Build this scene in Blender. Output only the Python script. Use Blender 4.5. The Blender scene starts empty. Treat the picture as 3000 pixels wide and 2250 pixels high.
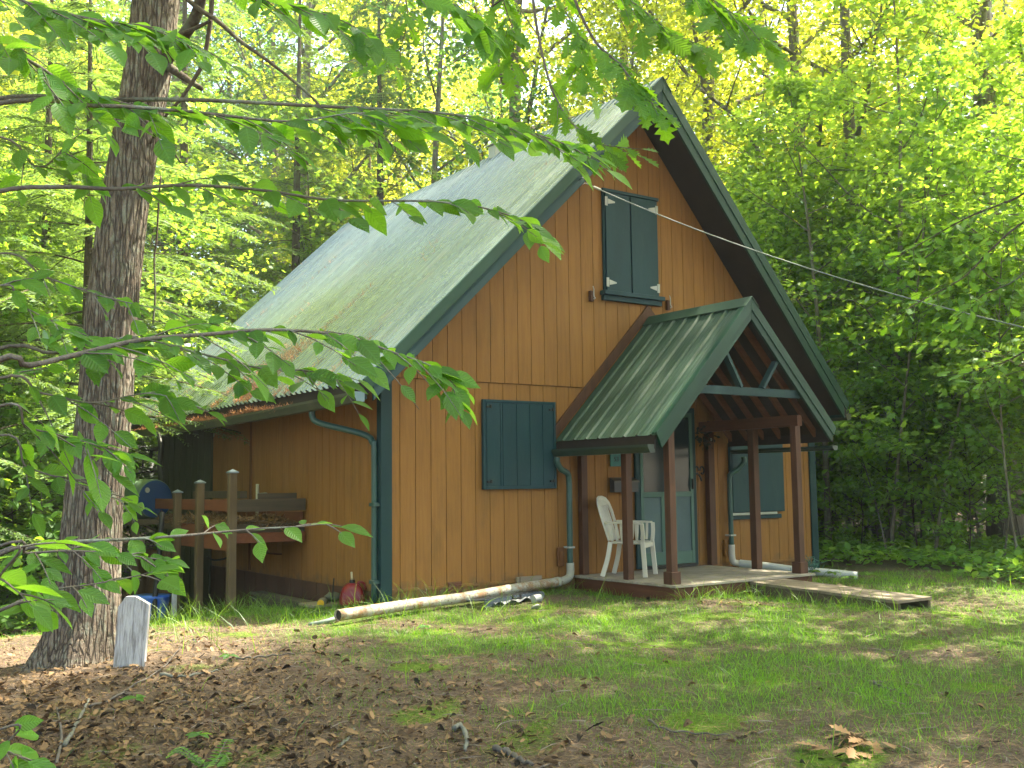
import bpy, math, numpy as np
from mathutils import Vector, Matrix
from math import radians as rad, sin, cos, pi

SC = bpy.context.scene
COL = SC.collection
# ------------------------------------------------------------------ camera
CF = 3082.66
CAM = np.array([-5.5777, -10.463, 1.185]); YAW, PIT, ROL = .6136, .0943, -.0121
_F = np.array([sin(YAW)*cos(PIT), cos(YAW)*cos(PIT), sin(PIT)])
_R = np.array([cos(YAW), -sin(YAW), 0.0]); _U = np.cross(_R, _F)
_R, _U = _R*cos(ROL)+_U*sin(ROL), -_R*sin(ROL)+_U*cos(ROL)
cd = bpy.data.cameras.new('camera'); cam = bpy.data.objects.new('camera', cd); COL.objects.link(cam)
cd.sensor_width = 36; cd.lens = 36*CF/3000; cd.clip_start = .05; cd.clip_end = 600
M = Matrix.Identity(4)
for i in range(3):
    M[i][0] = _R[i]; M[i][1] = _U[i]; M[i][2] = -_F[i]; M[i][3] = CAM[i]
cam.matrix_world = M; SC.camera = cam
# ------------------------------------------------------------------ sky, sun, exposure
SUN_AZ, SUN_EL = rad(98), rad(60)
w = bpy.data.worlds.new('World'); SC.world = w; w.use_nodes = True
nt = w.node_tree; bg = nt.nodes['Background']
sk = nt.nodes.new('ShaderNodeTexSky'); sk.sky_type = 'NISHITA'; sk.sun_disc = False
sk.sun_elevation = SUN_EL; sk.sun_rotation = SUN_AZ; sk.air_density = 1.2; sk.dust_density = 4.0; sk.ozone_density = .3
nt.links.new(sk.outputs[0], bg.inputs[0]); bg.inputs[1].default_value = .115
sl = bpy.data.lights.new('sun', 'SUN'); so = bpy.data.objects.new('sun', sl); COL.objects.link(so)
sl.energy = 5.0; sl.angle = rad(.55); sl.color = (1, .90, .70)
so.rotation_euler = Vector((cos(SUN_EL)*sin(SUN_AZ), cos(SUN_EL)*cos(SUN_AZ), sin(SUN_EL))).to_track_quat('Z', 'Y').to_euler()
so.location = (20, -5, 30)
vs = SC.view_settings; vs.view_transform = 'Standard'; vs.look = 'None'; vs.exposure = 2.72; vs.gamma = 1
SC.render.engine = 'CYCLES'
cy = SC.cycles; cy.max_bounces = 7; cy.diffuse_bounces = 4; cy.glossy_bounces = 2; cy.transmission_bounces = 4; cy.transparent_max_bounces = 6
cy.sample_clamp_indirect = 6; cy.caustics_reflective = False; cy.caustics_refractive = False
cy.use_denoising = True

# ------------------------------------------------------------------ helpers
def at(u, v, d):
    """point seen at pixel (u,v) of the 3000x2250 photograph at distance d along the view axis"""
    return CAM + (_F + _R*(u-1500)/CF - _U*(v-1125)/CF)*d
def plane(u, v, ax, val):
    r = _F + _R*(u-1500)/CF - _U*(v-1125)/CF
    return CAM + r*((val-CAM[ax])/r[ax])
def gz(x, y):
    x = np.asarray(x, float); y = np.asarray(y, float)
    s = np.clip((y-.3)/1., 0, None); s = np.minimum(s, 5.5)
    l = 1/(1+np.exp((x-1.2)*1.6))
    z = -.14 - .125*s*l - .03*np.clip(-x-1, 0, 6) - .02*np.clip(-y-2, 0, 9)
    z = z + .05*np.clip(np.hypot(x-2, y-3)-17, 0, 30)**1.0*.6
    return z + .018*np.sin(x*1.3+y*.7) + .014*np.sin(x*2.9-y*2.1+1)
def ground_at(u, v):
    r = _F + _R*(u-1500)/CF - _U*(v-1125)/CF; z = -.15
    for _ in range(6):
        p = CAM + r*((z-CAM[2])/r[2]); z = float(gz(p[0], p[1]))
    return p
def meta(o, label=None, cat=None, group=None, kind=None):
    if label: o['label'] = label
    if cat: o['category'] = cat
    if group: o['group'] = group
    if kind: o['kind'] = kind
    return o
def root(name, loc, label, cat, group=None, kind=None):
    o = bpy.data.objects.new(name, None); COL.objects.link(o); o.location = loc; o.empty_display_size = .1
    return meta(o, label, cat, group, kind)
def link(name, me, mat, parent=None, smooth=False):
    o = bpy.data.objects.new(name, me); COL.objects.link(o)
    if mat: me.materials.append(mat)
    if smooth: me.polygons.foreach_set('use_smooth', [True]*len(me.polygons))
    if parent is not None:
        o.parent = parent
        if parent.parent is None: o.matrix_parent_inverse = Matrix.Translation(-Vector(parent.location))
    return o
class MB:
    """collects boxes, tubes and sheets in world coordinates; build() links them as one mesh object"""
    def __init__(s): s.v = []; s.f = []; s.n = 0
    def add(s, v, f):
        s.v.extend([tuple(map(float, a)) for a in v]); s.f.extend([tuple(i+s.n for i in q) for q in f]); s.n += len(v); return s
    def box(s, a, b):
        x0, y0, z0 = a; x1, y1, z1 = b
        return s.add([(x0,y0,z0),(x1,y0,z0),(x1,y1,z0),(x0,y1,z0),(x0,y0,z1),(x1,y0,z1),(x1,y1,z1),(x0,y1,z1)],
                     [(0,3,2,1),(4,5,6,7),(0,1,5,4),(1,2,6,5),(2,3,7,6),(3,0,4,7)])
    def prism(s, pts, d):
        """polygon pts (3-D, planar) extruded by vector d"""
        n = len(pts); d = np.array(d, float); P = [np.array(p, float) for p in pts]
        return s.add(P+[p+d for p in P], [tuple(range(n))[::-1], tuple(range(n, 2*n))]+[(i, (i+1) % n, (i+1) % n+n, i+n) for i in range(n)])
    def beam(s, p, q, w, h, up=(0, 0, 1)):
        p = np.array(p, float); q = np.array(q, float); t = q-p; t /= np.linalg.norm(t)
        a = np.cross(t, up); a /= np.linalg.norm(a); b = np.cross(a, t)
        a = a*w/2; b = b*h/2
        return s.add([p-a-b, p+a-b, p+a+b, p-a+b, q-a-b, q+a-b, q+a+b, q-a+b],
                     [(0,3,2,1),(4,5,6,7),(0,1,5,4),(1,2,6,5),(2,3,7,6),(3,0,4,7)])
    def tube(s, pts, r, k=8, cap=True):
        v, f = tube(pts, r, k, cap); return s.add(v, f)
    def build(s, name, mat, parent=None, bevel=0, smooth=False):
        me = bpy.data.meshes.new(name); me.from_pydata(s.v, [], s.f); me.validate(); me.update()
        o = link(name, me, mat, parent, smooth)
        if bevel:
            m = o.modifiers.new('bevel', 'BEVEL'); m.width = bevel; m.segments = 2; m.limit_method = 'ANGLE'; m.angle_limit = rad(40)
        return o
def tube(pts, r, k=8, cap=True):
    P = np.array(pts, float); n = len(P); r = np.broadcast_to(np.array(r, float), (n,))
    T = np.gradient(P, axis=0); T /= np.linalg.norm(T, axis=1)[:, None]+1e-9
    a = np.cross(T[0], (0, 0, 1.) if abs(T[0][2]) < .9 else (1., 0, 0)); a /= np.linalg.norm(a)
    V = []; th = np.arange(k)*2*pi/k
    for i in range(n):
        a = a-T[i]*(a@T[i]); a /= np.linalg.norm(a)+1e-9; b = np.cross(T[i], a)
        V.append(P[i]+r[i]*(np.cos(th)[:, None]*a+np.sin(th)[:, None]*b))
    V = np.concatenate(V)
    f = [(i*k+j, i*k+(j+1) % k, (i+1)*k+(j+1) % k, (i+1)*k+j) for i in range(n-1) for j in range(k)]
    if cap: f += [tuple(range(k))[::-1], tuple(range((n-1)*k, n*k))]
    return list(V), f
def spline(pts, n):
    """Catmull-Rom through pts"""
    P = np.array(pts, float); P = np.vstack([2*P[0]-P[1], P, 2*P[-1]-P[-2]]); m = len(P)-3
    out = []
    for t in np.linspace(0, m-1e-6, n):
        i = int(t); u = t-i; a, b, c, d = P[i:i+4]
        out.append(.5*((2*b)+(-a+c)*u+(2*a-5*b+4*c-d)*u*u+(-a+3*b-3*c+d)*u**3))
    return np.array(out)
def arr_mesh(name, V, F):
    """V (n,3), F (m,k) numpy -> mesh (fast)"""
    V = np.asarray(V, np.float32); F = np.asarray(F, np.int32); m, k = F.shape
    me = bpy.data.meshes.new(name); me.vertices.add(len(V)); me.vertices.foreach_set('co', V.ravel())
    me.loops.add(m*k); me.loops.foreach_set('vertex_index', F.ravel())
    me.polygons.add(m); me.polygons.foreach_set('loop_start', np.arange(0, m*k, k, dtype=np.int32))
    try: me.polygons.foreach_set('loop_total', np.full(m, k, np.int32))
    except Exception: pass
    me.update(calc_edges=True); return me
def nrm(a): return a/(np.linalg.norm(a, axis=-1, keepdims=True)+1e-9)
def scatter(tv, tf, P, D, N, S, uv=False):
    """template (k,3: x across, y along, z normal) copied at P with axis D, normal N, size S"""
    D = nrm(D); X = nrm(np.cross(D, N)); N = np.cross(X, D)
    S = np.asarray(S, float).reshape(-1, 1, 1) if np.ndim(S) else S
    V = P[:, None, :]+S*(tv[None, :, 0:1]*X[:, None]+tv[None, :, 1:2]*D[:, None]+tv[None, :, 2:3]*N[:, None])
    k = len(tv); F = tf[None]+(np.arange(len(P))*k)[:, None, None]
    return V.reshape(-1, 3), F.reshape(-1, tf.shape[1])
def joinVF(L):
    Vs, Fs, n = [], [], 0
    for V, F in L: Vs.append(V); Fs.append(F+n); n += len(V)
    return np.concatenate(Vs), np.concatenate(Fs)

# ------------------------------------------------------------------ materials
MATS = {}
class NT:
    def __init__(s, name):
        s.m = bpy.data.materials.new(name); s.m.use_nodes = True; s.t = s.m.node_tree; s.n = s.t.nodes; s.b = s.n['Principled BSDF']; s.out = s.n['Material Output']
    def node(s, t, **k):
        n = s.n.new(t)
        for a, b in k.items(): setattr(n, a, b)
        return n
    def lk(s, a, b): s.t.links.new(a, b)
    def coord(s, scale=(1, 1, 1), kind='Object', rot=(0, 0, 0)):
        if kind == 'World': c = s.node('ShaderNodeNewGeometry').outputs['Position']
        else: c = s.node('ShaderNodeTexCoord').outputs[kind]
        m = s.node('ShaderNodeMapping'); m.inputs['Scale'].default_value = scale; m.inputs['Rotation'].default_value = rot
        s.lk(c, m.inputs[0]); return m.outputs[0]
    def noise(s, vec, scale, detail=4, rough=.55, out='Fac'):
        n = s.node('ShaderNodeTexNoise'); s.lk(vec, n.inputs['Vector']); n.inputs['Scale'].default_value = scale
        n.inputs['Detail'].default_value = detail; n.inputs['Roughness'].default_value = rough; return n.outputs[out]
    def ramp(s, fac, stops):
        r = s.node('ShaderNodeValToRGB'); e = r.color_ramp.elements
        while len(e) > 1: e.remove(e[0])
        for i, (p, c) in enumerate(stops):
            c = c if hasattr(c, '__len__') else (c, c, c)
            q = e[0] if i == 0 else e.new(p)
            q.position = p; q.color = (*c[:3], 1)
        s.lk(fac, r.inputs[0]); return r.outputs[0]
    def mix(s, fac, a, b, mode='MIX'):
        m = s.node('ShaderNodeMix', data_type='RGBA', blend_type=mode)
        for sock, v in ((m.inputs[0], fac), (m.inputs[6], a), (m.inputs[7], b)):
            if hasattr(v, 'is_linked') or hasattr(v, 'links'): s.lk(v, sock)
            elif hasattr(v, '__len__'): sock.default_value = (*v[:3], 1)
            else: sock.default_value = v
        return m.outputs[2]
    def bump(s, h, strength=.3, dist=.01):
        b = s.node('ShaderNodeBump'); b.inputs['Strength'].default_value = strength; b.inputs['Distance'].default_value = dist
        s.lk(h, b.inputs['Height']); s.lk(b.outputs[0], s.b.inputs['Normal']); return b.outputs[0]
    def set(s, col=None, rough=None, metal=None, spec=None):
        for nme, v in (('Base Color', col), ('Roughness', rough), ('Metallic', metal), ('Specular IOR Level', spec)):
            if v is None: continue
            k = s.b.inputs[nme]
            if hasattr(v, 'links'): s.lk(v, k)
            elif nme == 'Base Color': k.default_value = (*v, 1)
            else: k.default_value = v
        return s.m
def paint(name, c, rough=.5, var=.25, scale=3, grain=(1, 1, 1), bump=.15, dirt=None, spec=.4, fine=60):
    t = NT(name); v = t.coord(grain, 'World')
    a = t.noise(v, scale, 5); b = t.noise(v, fine, 3)
    lo = tuple(x*(1-var) for x in c); hi = tuple(min(1, x*(1+var)) for x in c)
    col = t.mix(t.ramp(a, [(.3, 0), (.7, 1)]), lo, hi)
    col = t.mix(.35, col, t.mix(b, lo, hi))
    if dirt:
        d = t.noise(t.coord((1, 1, .25), 'World'), 2.3, 6, .7)
        col = t.mix(t.ramp(d, [(.52, 0), (.72, .75)]), col, dirt)
    t.bump(b, bump, .004)
    return t.set(col, rough, 0, spec)
def leafmat(name, dif, tra, rough=.45, mixf=.5, var=.35, vein=False, yel=None, gloss=.14):
    t = NT(name); g = t.node('ShaderNodeNewGeometry'); ri = g.outputs['Random Per Island']
    def tint(c, k):
        lo = (c[0]*(1-var), c[1]*(1-var), c[2]*(1-var)); hi = (min(1, c[0]*(1+var*1.4)), min(1, c[1]*(1+var)), c[2]*(1+var*.3))
        return t.mix(ri, lo, hi)
    dc, tc = tint(dif, 0), tint(tra, 0)
    if yel:
        tc = t.mix(t.ramp(ri, [(.9, 0), (.93, 1)]), tc, yel)
    if vein:
        uv = t.node('ShaderNodeTexCoord').outputs['UV']
        sx = t.node('ShaderNodeSeparateXYZ'); t.lk(uv, sx.inputs[0])
        ab = t.node('ShaderNodeMath', operation='ABSOLUTE'); t.lk(sx.outputs[0], ab.inputs[0])
        s2 = t.node('ShaderNodeMath', operation='MULTIPLY_ADD'); t.lk(ab.outputs[0], s2.inputs[0]); s2.inputs[1].default_value = -.9; t.lk(sx.outputs[1], s2.inputs[2])
        fr = t.node('ShaderNodeMath', operation='MULTIPLY'); t.lk(s2.outputs[0], fr.inputs[0]); fr.inputs[1].default_value = 60.
        sn = t.node('ShaderNodeMath', operation='SINE'); t.lk(fr.outputs[0], sn.inputs[0])
        vf = t.ramp(sn.outputs[0], [(.80, 0), (1., .28)]); mid = t.ramp(ab.outputs[0], [(0, .45), (.03, 0)])
        dc = t.mix(vf, dc, tuple(min(1, x*1.9+.02) for x in dif)); dc = t.mix(mid, dc, tuple(min(1, x*2.4+.03) for x in dif))
        tc = t.mix(vf, tc, tuple(x*.75 for x in tra))
        bp = t.node('ShaderNodeBump'); bp.inputs['Strength'].default_value = .3; bp.inputs['Distance'].default_value = .003; t.lk(sn.outputs[0], bp.inputs['Height'])
    d = t.node('ShaderNodeBsdfDiffuse'); t.lk(dc, d.inputs[0])
    r = t.node('ShaderNodeBsdfTranslucent'); t.lk(tc, r.inputs[0])
    m = t.node('ShaderNodeMixShader'); m.inputs[0].default_value = mixf; t.lk(d.outputs[0], m.inputs[1]); t.lk(r.outputs[0], m.inputs[2])
    gl = t.node('ShaderNodeBsdfGlossy'); gl.inputs['Roughness'].default_value = rough; gl.inputs[0].default_value = (.9, .95, 1, 1)
    lw = t.node('ShaderNodeLayerWeight'); lw.inputs[0].default_value = .25
    mm = t.node('ShaderNodeMath', operation='MULTIPLY_ADD'); t.lk(lw.outputs['Fresnel'], mm.inputs[0]); mm.inputs[1].default_value = gloss; mm.inputs[2].default_value = .012
    if vein:
        for q in (d, r, gl): t.lk(bp.outputs[0], q.inputs['Normal'])
    m2 = t.node('ShaderNodeMixShader'); t.lk(mm.outputs[0], m2.inputs[0]); t.lk(m.outputs[0], m2.inputs[1]); t.lk(gl.outputs[0], m2.inputs[2])
    t.lk(m2.outputs[0], t.out.inputs[0]); t.n.remove(t.b); return t.m
def barkmat(name, a, b, lich=None, scale=8, st=.8):
    t = NT(name); v = t.coord((1, 1, .16), 'World'); n = t.noise(v, scale, 6, .65); f = t.noise(t.coord((1, 1, .5), 'World'), scale*5, 4)
    col = t.mix(t.ramp(n, [(.35, 0), (.65, 1)]), a, b); col = t.mix(.4, col, t.mix(f, a, b))
    if lich:
        l = t.noise(t.coord((1, 1, .6), 'World'), 3.2, 7, .72)
        col = t.mix(t.ramp(l, [(.52, 0), (.6, .8)]), col, lich)
    mh = t.node('ShaderNodeMath', operation='ADD'); t.lk(n, mh.inputs[0]); t.lk(f, mh.inputs[1])
    t.bump(mh.outputs[0], st, .02); return t.set(col, .9, 0, .15)
def woodmat(name, a, b, axis='y', scale=1.0, rough=.75, bump=.4, dirt=None):
    t = NT(name); s = {'x': (1.2, 22, 22), 'y': (22, 1.2, 22), 'z': (22, 22, 1.2)}[axis]
    v = t.coord(tuple(q*scale for q in s), 'World'); n = t.noise(v, 1.6, 5, .65); big = t.noise(t.coord((1, 1, 1), 'World'), 2.2, 4)
    col = t.mix(t.ramp(n, [(.3, 0), (.7, 1)]), a, b); col = t.mix(t.ramp(big, [(.35, 0), (.8, .5)]), col, tuple(q*.6 for q in a))
    if dirt: col = t.mix(t.ramp(t.noise(t.coord((1, 1, 1), 'World'), 5, 6, .7), [(.5, 0), (.68, .8)]), col, dirt)
    t.bump(n, bump, .006); return t.set(col, rough, 0, .25)
# ------------------------------------------------------------------ cabin materials
M_side = paint('orange_stain', (.285, .137, .038), .62, .16, 2.2, (1, 1, .2), .25, dirt=(.19, .10, .03), spec=.2)
def splash(m):
    t = m.node_tree; b = t.nodes['Principled BSDF']; src = b.inputs['Base Color'].links[0].from_socket
    g_ = t.nodes.new('ShaderNodeNewGeometry'); sx = t.nodes.new('ShaderNodeSeparateXYZ'); t.links.new(g_.outputs['Position'], sx.inputs[0])
    n_ = t.nodes.new('ShaderNodeTexNoise'); n_.inputs['Scale'].default_value = 7; n_.inputs['Detail'].default_value = 7; t.links.new(g_.outputs['Position'], n_.inputs['Vector'])
    a_ = t.nodes.new('ShaderNodeMath'); a_.operation = 'MULTIPLY_ADD'; t.links.new(sx.outputs[2], a_.inputs[0]); a_.inputs[1].default_value = -1.6; t.links.new(n_.outputs['Fac'], a_.inputs[2])
    r_ = t.nodes.new('ShaderNodeValToRGB'); r_.color_ramp.elements[0].position = .34; r_.color_ramp.elements[1].position = .75; t.links.new(a_.outputs[0], r_.inputs[0])
    w_ = t.nodes.new('ShaderNodeTexNoise'); mp = t.nodes.new('ShaderNodeMapping'); mp.inputs['Scale'].default_value = (26, 26, 1.3); t.links.new(g_.outputs['Position'], mp.inputs[0]); t.links.new(mp.outputs[0], w_.inputs['Vector']); w_.inputs['Scale'].default_value = 1.4; w_.inputs['Detail'].default_value = 6
    r2 = t.nodes.new('ShaderNodeValToRGB'); r2.color_ramp.elements[0].position = .38; r2.color_ramp.elements[0].color = (.74, .70, .66, 1); r2.color_ramp.elements[1].position = .6; t.links.new(w_.outputs['Fac'], r2.inputs[0])
    m1 = t.nodes.new('ShaderNodeMix'); m1.data_type = 'RGBA'; m1.blend_type = 'MULTIPLY'; m1.inputs[0].default_value = .5; t.links.new(src, m1.inputs[6]); t.links.new(r2.outputs[0], m1.inputs[7])
    m2 = t.nodes.new('ShaderNodeMix'); m2.data_type = 'RGBA'; t.links.new(r_.outputs[0], m2.inputs[0]); t.links.new(m1.outputs[2], m2.inputs[6]); m2.inputs[7].default_value = (.13, .085, .045, 1); t.links.new(m2.outputs[2], b.inputs['Base Color'])
splash(M_side)
M_groove = paint('groove_dark', (.13, .052, .016), .8, .1)
M_plinth = paint('plinth_boards', (.10, .050, .028), .85, .25, 3, (1, 1, .3), .3, dirt=(.05, .04, .03))
M_trim = paint('teal_trim', (.014, .043, .048), .55, .18, 3, (1, 1, .4), .2, spec=.2, dirt=(.03, .075, .07))
M_shut = paint('shutter_paint', (.013, .046, .058), .5, .2, 3, (1, 1, .3), .2, spec=.2, dirt=(.03, .065, .07))
M_fascia = paint('green_fascia', (.010, .044, .028), .45, .15, 3, spec=.25)
M_brown = woodmat('brown_stained_wood', (.065, .031, .018), (.115, .052, .029), 'z', .5, .6, .3)
M_browny = woodmat('brown_stained_beam', (.08, .032, .017), (.135, .055, .028), 'y', .5, .6, .3)
M_raft = woodmat('rafter_wood', (.13, .052, .024), (.20, .08, .038), 'x', .5, .6, .3)
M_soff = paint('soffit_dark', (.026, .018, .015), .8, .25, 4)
M_deck = woodmat('grey_deck_boards', (.26, .23, .19), (.40, .36, .30), 'x', .6, .75, .5, dirt=(.20, .17, .13))
M_ramp = woodmat('weathered_ramp_boards', (.17, .14, .105), (.27, .225, .17), 'x', .6, .8, .5, dirt=(.11, .09, .06))
M_old = woodmat('weathered_board', (.20, .16, .12), (.32, .27, .21), 'x', .6, .85, .5)
M_door = paint('green_door_paint', (.062, .135, .105), .5, .14, 3)
M_glass = paint('door_glass', (.012, .028, .032), .12, .1, spec=.6)
M_screen = paint('screen_grey', (.10, .15, .155), .6, .22, 1.6, spec=.2)
M_down = paint('downspout_green', (.032, .082, .074), .35, .15)
M_gut = paint('gutter_brown', (.055, .062, .042), .5, .3, 2.5, dirt=(.11, .09, .05))
M_pgut = paint('porch_gutter_green', (.022, .042, .030), .4, .15)
M_gutend = paint('gutter_end_blue', (.16, .25, .29), .4, .1)
M_white = paint('hinge_white', (.42, .44, .42), .4, .1)
M_black = paint('black_iron', (.012, .013, .013), .5, .2)
M_grey = paint('grey_box', (.045, .046, .045), .45, .15)
M_plastic = paint('white_plastic', (.60, .58, .50), .4, .06, 5, dirt=(.48, .45, .36))
def roofmat(name, c, dirtc, rough, sheen, met=0, st=(.35, 2.2, .35)):
    t = NT(name); v = t.coord(st, 'World'); n = t.noise(v, 2.0, 6, .6); f = t.noise(t.coord((.5, 1, .5), 'World'), 2.4, 5, .6)
    col = t.mix(t.ramp(n, [(.35, 0), (.7, 1)]), tuple(x*.85 for x in c), tuple(x*1.15 for x in c))
    col = t.mix(t.ramp(f, [(.55, 0), (.8, .5)]), col, dirtc)
    rr = t.ramp(f, [(.3, rough-.04), (.75, rough+.12)])
    t.bump(t.noise(t.coord((1, 1, 1), 'World'), 1.7, 2), .10, .02)
    t.set(col, rr, met, .6); t.b.inputs['Coat Weight'].default_value = sheen; t.b.inputs['Coat Roughness'].default_value = .3
    return t.m
M_roof = roofmat('ribbed_roof_metal', (.145, .20, .185), (.22, .18, .13), .25, .5, .55)
M_proof = roofmat('porch_roof_metal', (.018, .056, .034), (.026, .052, .028), .55, .03, 0, (.6, .8, .6))

HX, RY0, RY1 = 3.868, -.6, 8.9                     # ridge x, front and rear of the roof
ZR = 6.49; SL = .963; SR = 1.159                  # ridge height, slopes of the two roof sides
W = 7.36; LEN = 8.3; XE0, XE1 = -.525, 7.503; g = .2032
def roofz(x): return ZR-SL*(HX-x) if x < HX else ZR-SR*(x-HX)
cabin = root('cabin', (0, 0, 0), 'orange-brown board-sided cabin with a steep dark green metal roof and a gabled front porch', 'cabin')

# ---- gable wall: real boards with grooves between them
def clipboard(mb, xa, xb, z0, ztop, y0, y1):
    """board from xa to xb, from z0 up to min(ztop, roof underside)"""
    u = lambda x: min(ztop, roofz(x)-.24*(1.39 if x < HX else 1.53)*.72)
    xs = [xa]+([HX] if xa < HX < xb else [])+[xb]
    if max(u(x) for x in xs) <= z0+.01: return
    P = [(xa, y0, z0), (xb, y0, z0)]+[(x, y0, max(z0+.002, u(x))) for x in xs[::-1]]
    mb.prism(P, (0, y1-y0, 0))
lo = MB(); up = MB(); back = MB()
G0, G1 = .2316, .2316+.0197
def panels(mb, ph, z0, zt, y0, y1, x0=0.0, x1=W, gap=.008):
    e = [x0]+[ph+i*g for i in range(60) if x0+.03 < ph+i*g < x1-.03]+[x1]
    for i in range(len(e)-1):
        clipboard(mb, e[i]+gap/2, e[i+1]-gap/2, z0, zt, y0, y1)
panels(lo, G0, -.30, 2.392, 0, .014); panels(up, G1, 2.40, 9, -.014, .012)
clipboard(back, 0, W, -.30, 9, .016, .12)
fw = lo.build('front_wall', M_side, cabin)
up.build('gable_siding', M_side, fw); back.build('wall_backing', M_groove, fw)
for a, b in ((.115, 2.76), (5.15, 7.25)): MB().box((a, -.017, 0), (b, -.002, .032)).build('bottom_batten', M_side, fw)
# ---- side wall
s = MB(); b = MB()
ys = [.10]+[.326+i*g for i in range(26) if .326+i*g < 5.40]+[5.48]
ztop = 2.42
for i in range(len(ys)-1): s.box((-.0, ys[i]+.005, 0), (.014, ys[i+1]-.005, ztop))
b.box((.016, .02, -.05), (.12, LEN, 2.6))
sw = s.build('side_wall', M_side, cabin); b.build('wall_backing', M_groove, sw)
MB().box((-.016, 3.87, .02), (-.001, 3.93, 2.3)).build('loose_batten', M_groove, sw)
p = MB()
for i in range(27): p.box((-.004+.004*(i % 2), .1+i*.2, -1.0), (.05, .1+i*.2+.194, -.005))
p.box((.052, .05, -1.2), (.12, LEN, -.006)); p.build('plinth', M_plinth, cabin)
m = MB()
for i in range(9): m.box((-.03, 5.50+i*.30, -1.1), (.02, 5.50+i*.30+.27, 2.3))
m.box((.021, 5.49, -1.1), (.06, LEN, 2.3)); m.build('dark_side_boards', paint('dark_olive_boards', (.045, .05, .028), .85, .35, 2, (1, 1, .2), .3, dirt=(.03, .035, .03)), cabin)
MB().box((.13, LEN, -1), (W-.02, LEN+.1, 2.2)).build('rear_wall', M_side, cabin)
MB().box((W-.02, .02, -.5), (W+.0, LEN, 2.2)).build('right_wall', M_side, cabin)
# ---- corner boards
for nm, a, bb in (('corner_board', (-.022, -.030, -.30), (.116, -.004, 2.36)), ('corner_board', (-.024, -.028, -.30), (-.003, .075, 2.2)), ('corner_board', (W-.116, -.030, -.25), (W+.022, -.004, 2.3))):
    MB().box(a, bb).build(nm, M_trim, cabin, .004)

# ---- roof: ribbed sheet over a slab, rake trims, fascias, ridge cap
def ribprofile(y0, y1, per, hmaj, wmaj, hmin=0, wmin=.03):
    Y = [(y0, 0)]; y = y0+per*.35
    while y < y1-.03:
        Y += [(y-wmaj/2, 0), (y-wmaj*.16, hmaj), (y+wmaj*.16, hmaj), (y+wmaj/2, 0)]
        if hmin:
            for q in (.36, .64):
                c = y+per*q
                if c+wmin < y1: Y += [(c-wmin/2, 0), (c, hmin), (c+wmin/2, 0)]
        y += per
    Y.append((y1, 0)); return Y
def ribbed(xa, za, xb, zb, prof, nseg=6, sag=0):
    """sheet running from (xa,za) at the eave to (xb,zb) at the ridge; ribs offset along the normal"""
    d = np.array([xb-xa, 0, zb-za]); L = np.linalg.norm(d); n = np.array([-d[2], 0, d[0]])/L
    if n[2] < 0: n = -n
    V = []; k = len(prof)
    for i in range(nseg+1):
        t = i/nseg
        for y, h in prof: V.append(np.array([xa, 0, za])+d*t+n*h+np.array([0, y, 0]))
    F = [(i*k+j, i*k+j+1, (i+1)*k+j+1, (i+1)*k+j) for i in range(nseg) for j in range(k-1)]
    return V, F
PER = .2286
prof = ribprofile(RY0+.012, RY1, .150, .040, .085)
rL = MB().add(*ribbed(XE0, XE0*0+roofz(XE0)+.004, HX, ZR+.004, prof)).build('roof', M_roof, cabin)
rR = MB().add(*ribbed(XE1, roofz(XE1)+.004, HX, ZR+.004, ribprofile(RY0+.012, RY1, .150, .040, .085))).build('roof', M_roof, cabin)
# deck slabs below the metal
for sgn, xe, S, r in ((-1, XE0, SL, rL), (1, XE1, SR, rR)):
    th = .13*math.hypot(1, S)
    ze = roofz(xe)
    P = [(xe-sgn*.03, RY0+.05, ze+S*.03-.012), (HX, RY0+.05, ZR-.012), (HX, RY0+.05, ZR-th), (xe-sgn*.03, RY0+.05, ze+S*.03-th)]
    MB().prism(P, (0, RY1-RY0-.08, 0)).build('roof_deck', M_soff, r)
    th = .215*math.hypot(1, S)
    # wooden fascia along the rake (front and rear)
    for y0 in (RY0+.012, RY1-.06):
        xa = xe-sgn*.115
        P = [(xa, y0, roofz(xa)-.05), (HX, y0, ZR-.05), (HX, y0, ZR-th), (xa-sgn*.0, y0, roofz(xa)-th)]
        MB().prism(P, (0, .035, 0)).build('rake_fascia', M_trim if sgn < 0 else M_fascia, r, .004)
    # metal rake trim: top flange plus face
    tt = .10*math.hypot(1, S)
    P = [(xe-sgn*.0, RY0, ze+.034), (HX, RY0, ZR+.034), (HX, RY0, ZR-tt), (xe-sgn*.07, RY0, roofz(xe-sgn*.07)-tt)]
    mb = MB().prism(P, (0, .010, 0))
    P = [(xe, RY0+.011, ze+.034), (HX, RY0+.011, ZR+.034), (HX, RY0+.011, ZR+.026), (xe, RY0+.011, ze+.026)]
    mb.prism(P, (0, .12, 0)).build('rake_trim', M_fascia, r, .003)
    MB().box((xe-sgn*.05-.012, RY0+.06, ze-.17), (xe-sgn*.05+.012, RY1-.05, ze-.03)).build('eave_fascia', M_trim, r)
cap = MB()
cap.prism([(HX-.17, RY0-.01, ZR-.17*SL+.040), (HX, RY0-.01, ZR+.046), (HX, RY0-.01, ZR+.036), (HX-.17, RY0-.01, ZR-.17*SL+.030)], (0, RY1-RY0+.02, 0))
cap.prism([(HX+.15, RY0-.01, ZR-.15*SR+.040), (HX, RY0-.01, ZR+.0461), (HX, RY0-.01, ZR+.0361), (HX+.15, RY0-.01, ZR-.15*SR+.030)], (0, RY1-RY0+.02, 0))
cap.build('ridge_cap', M_fascia, rL)
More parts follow.
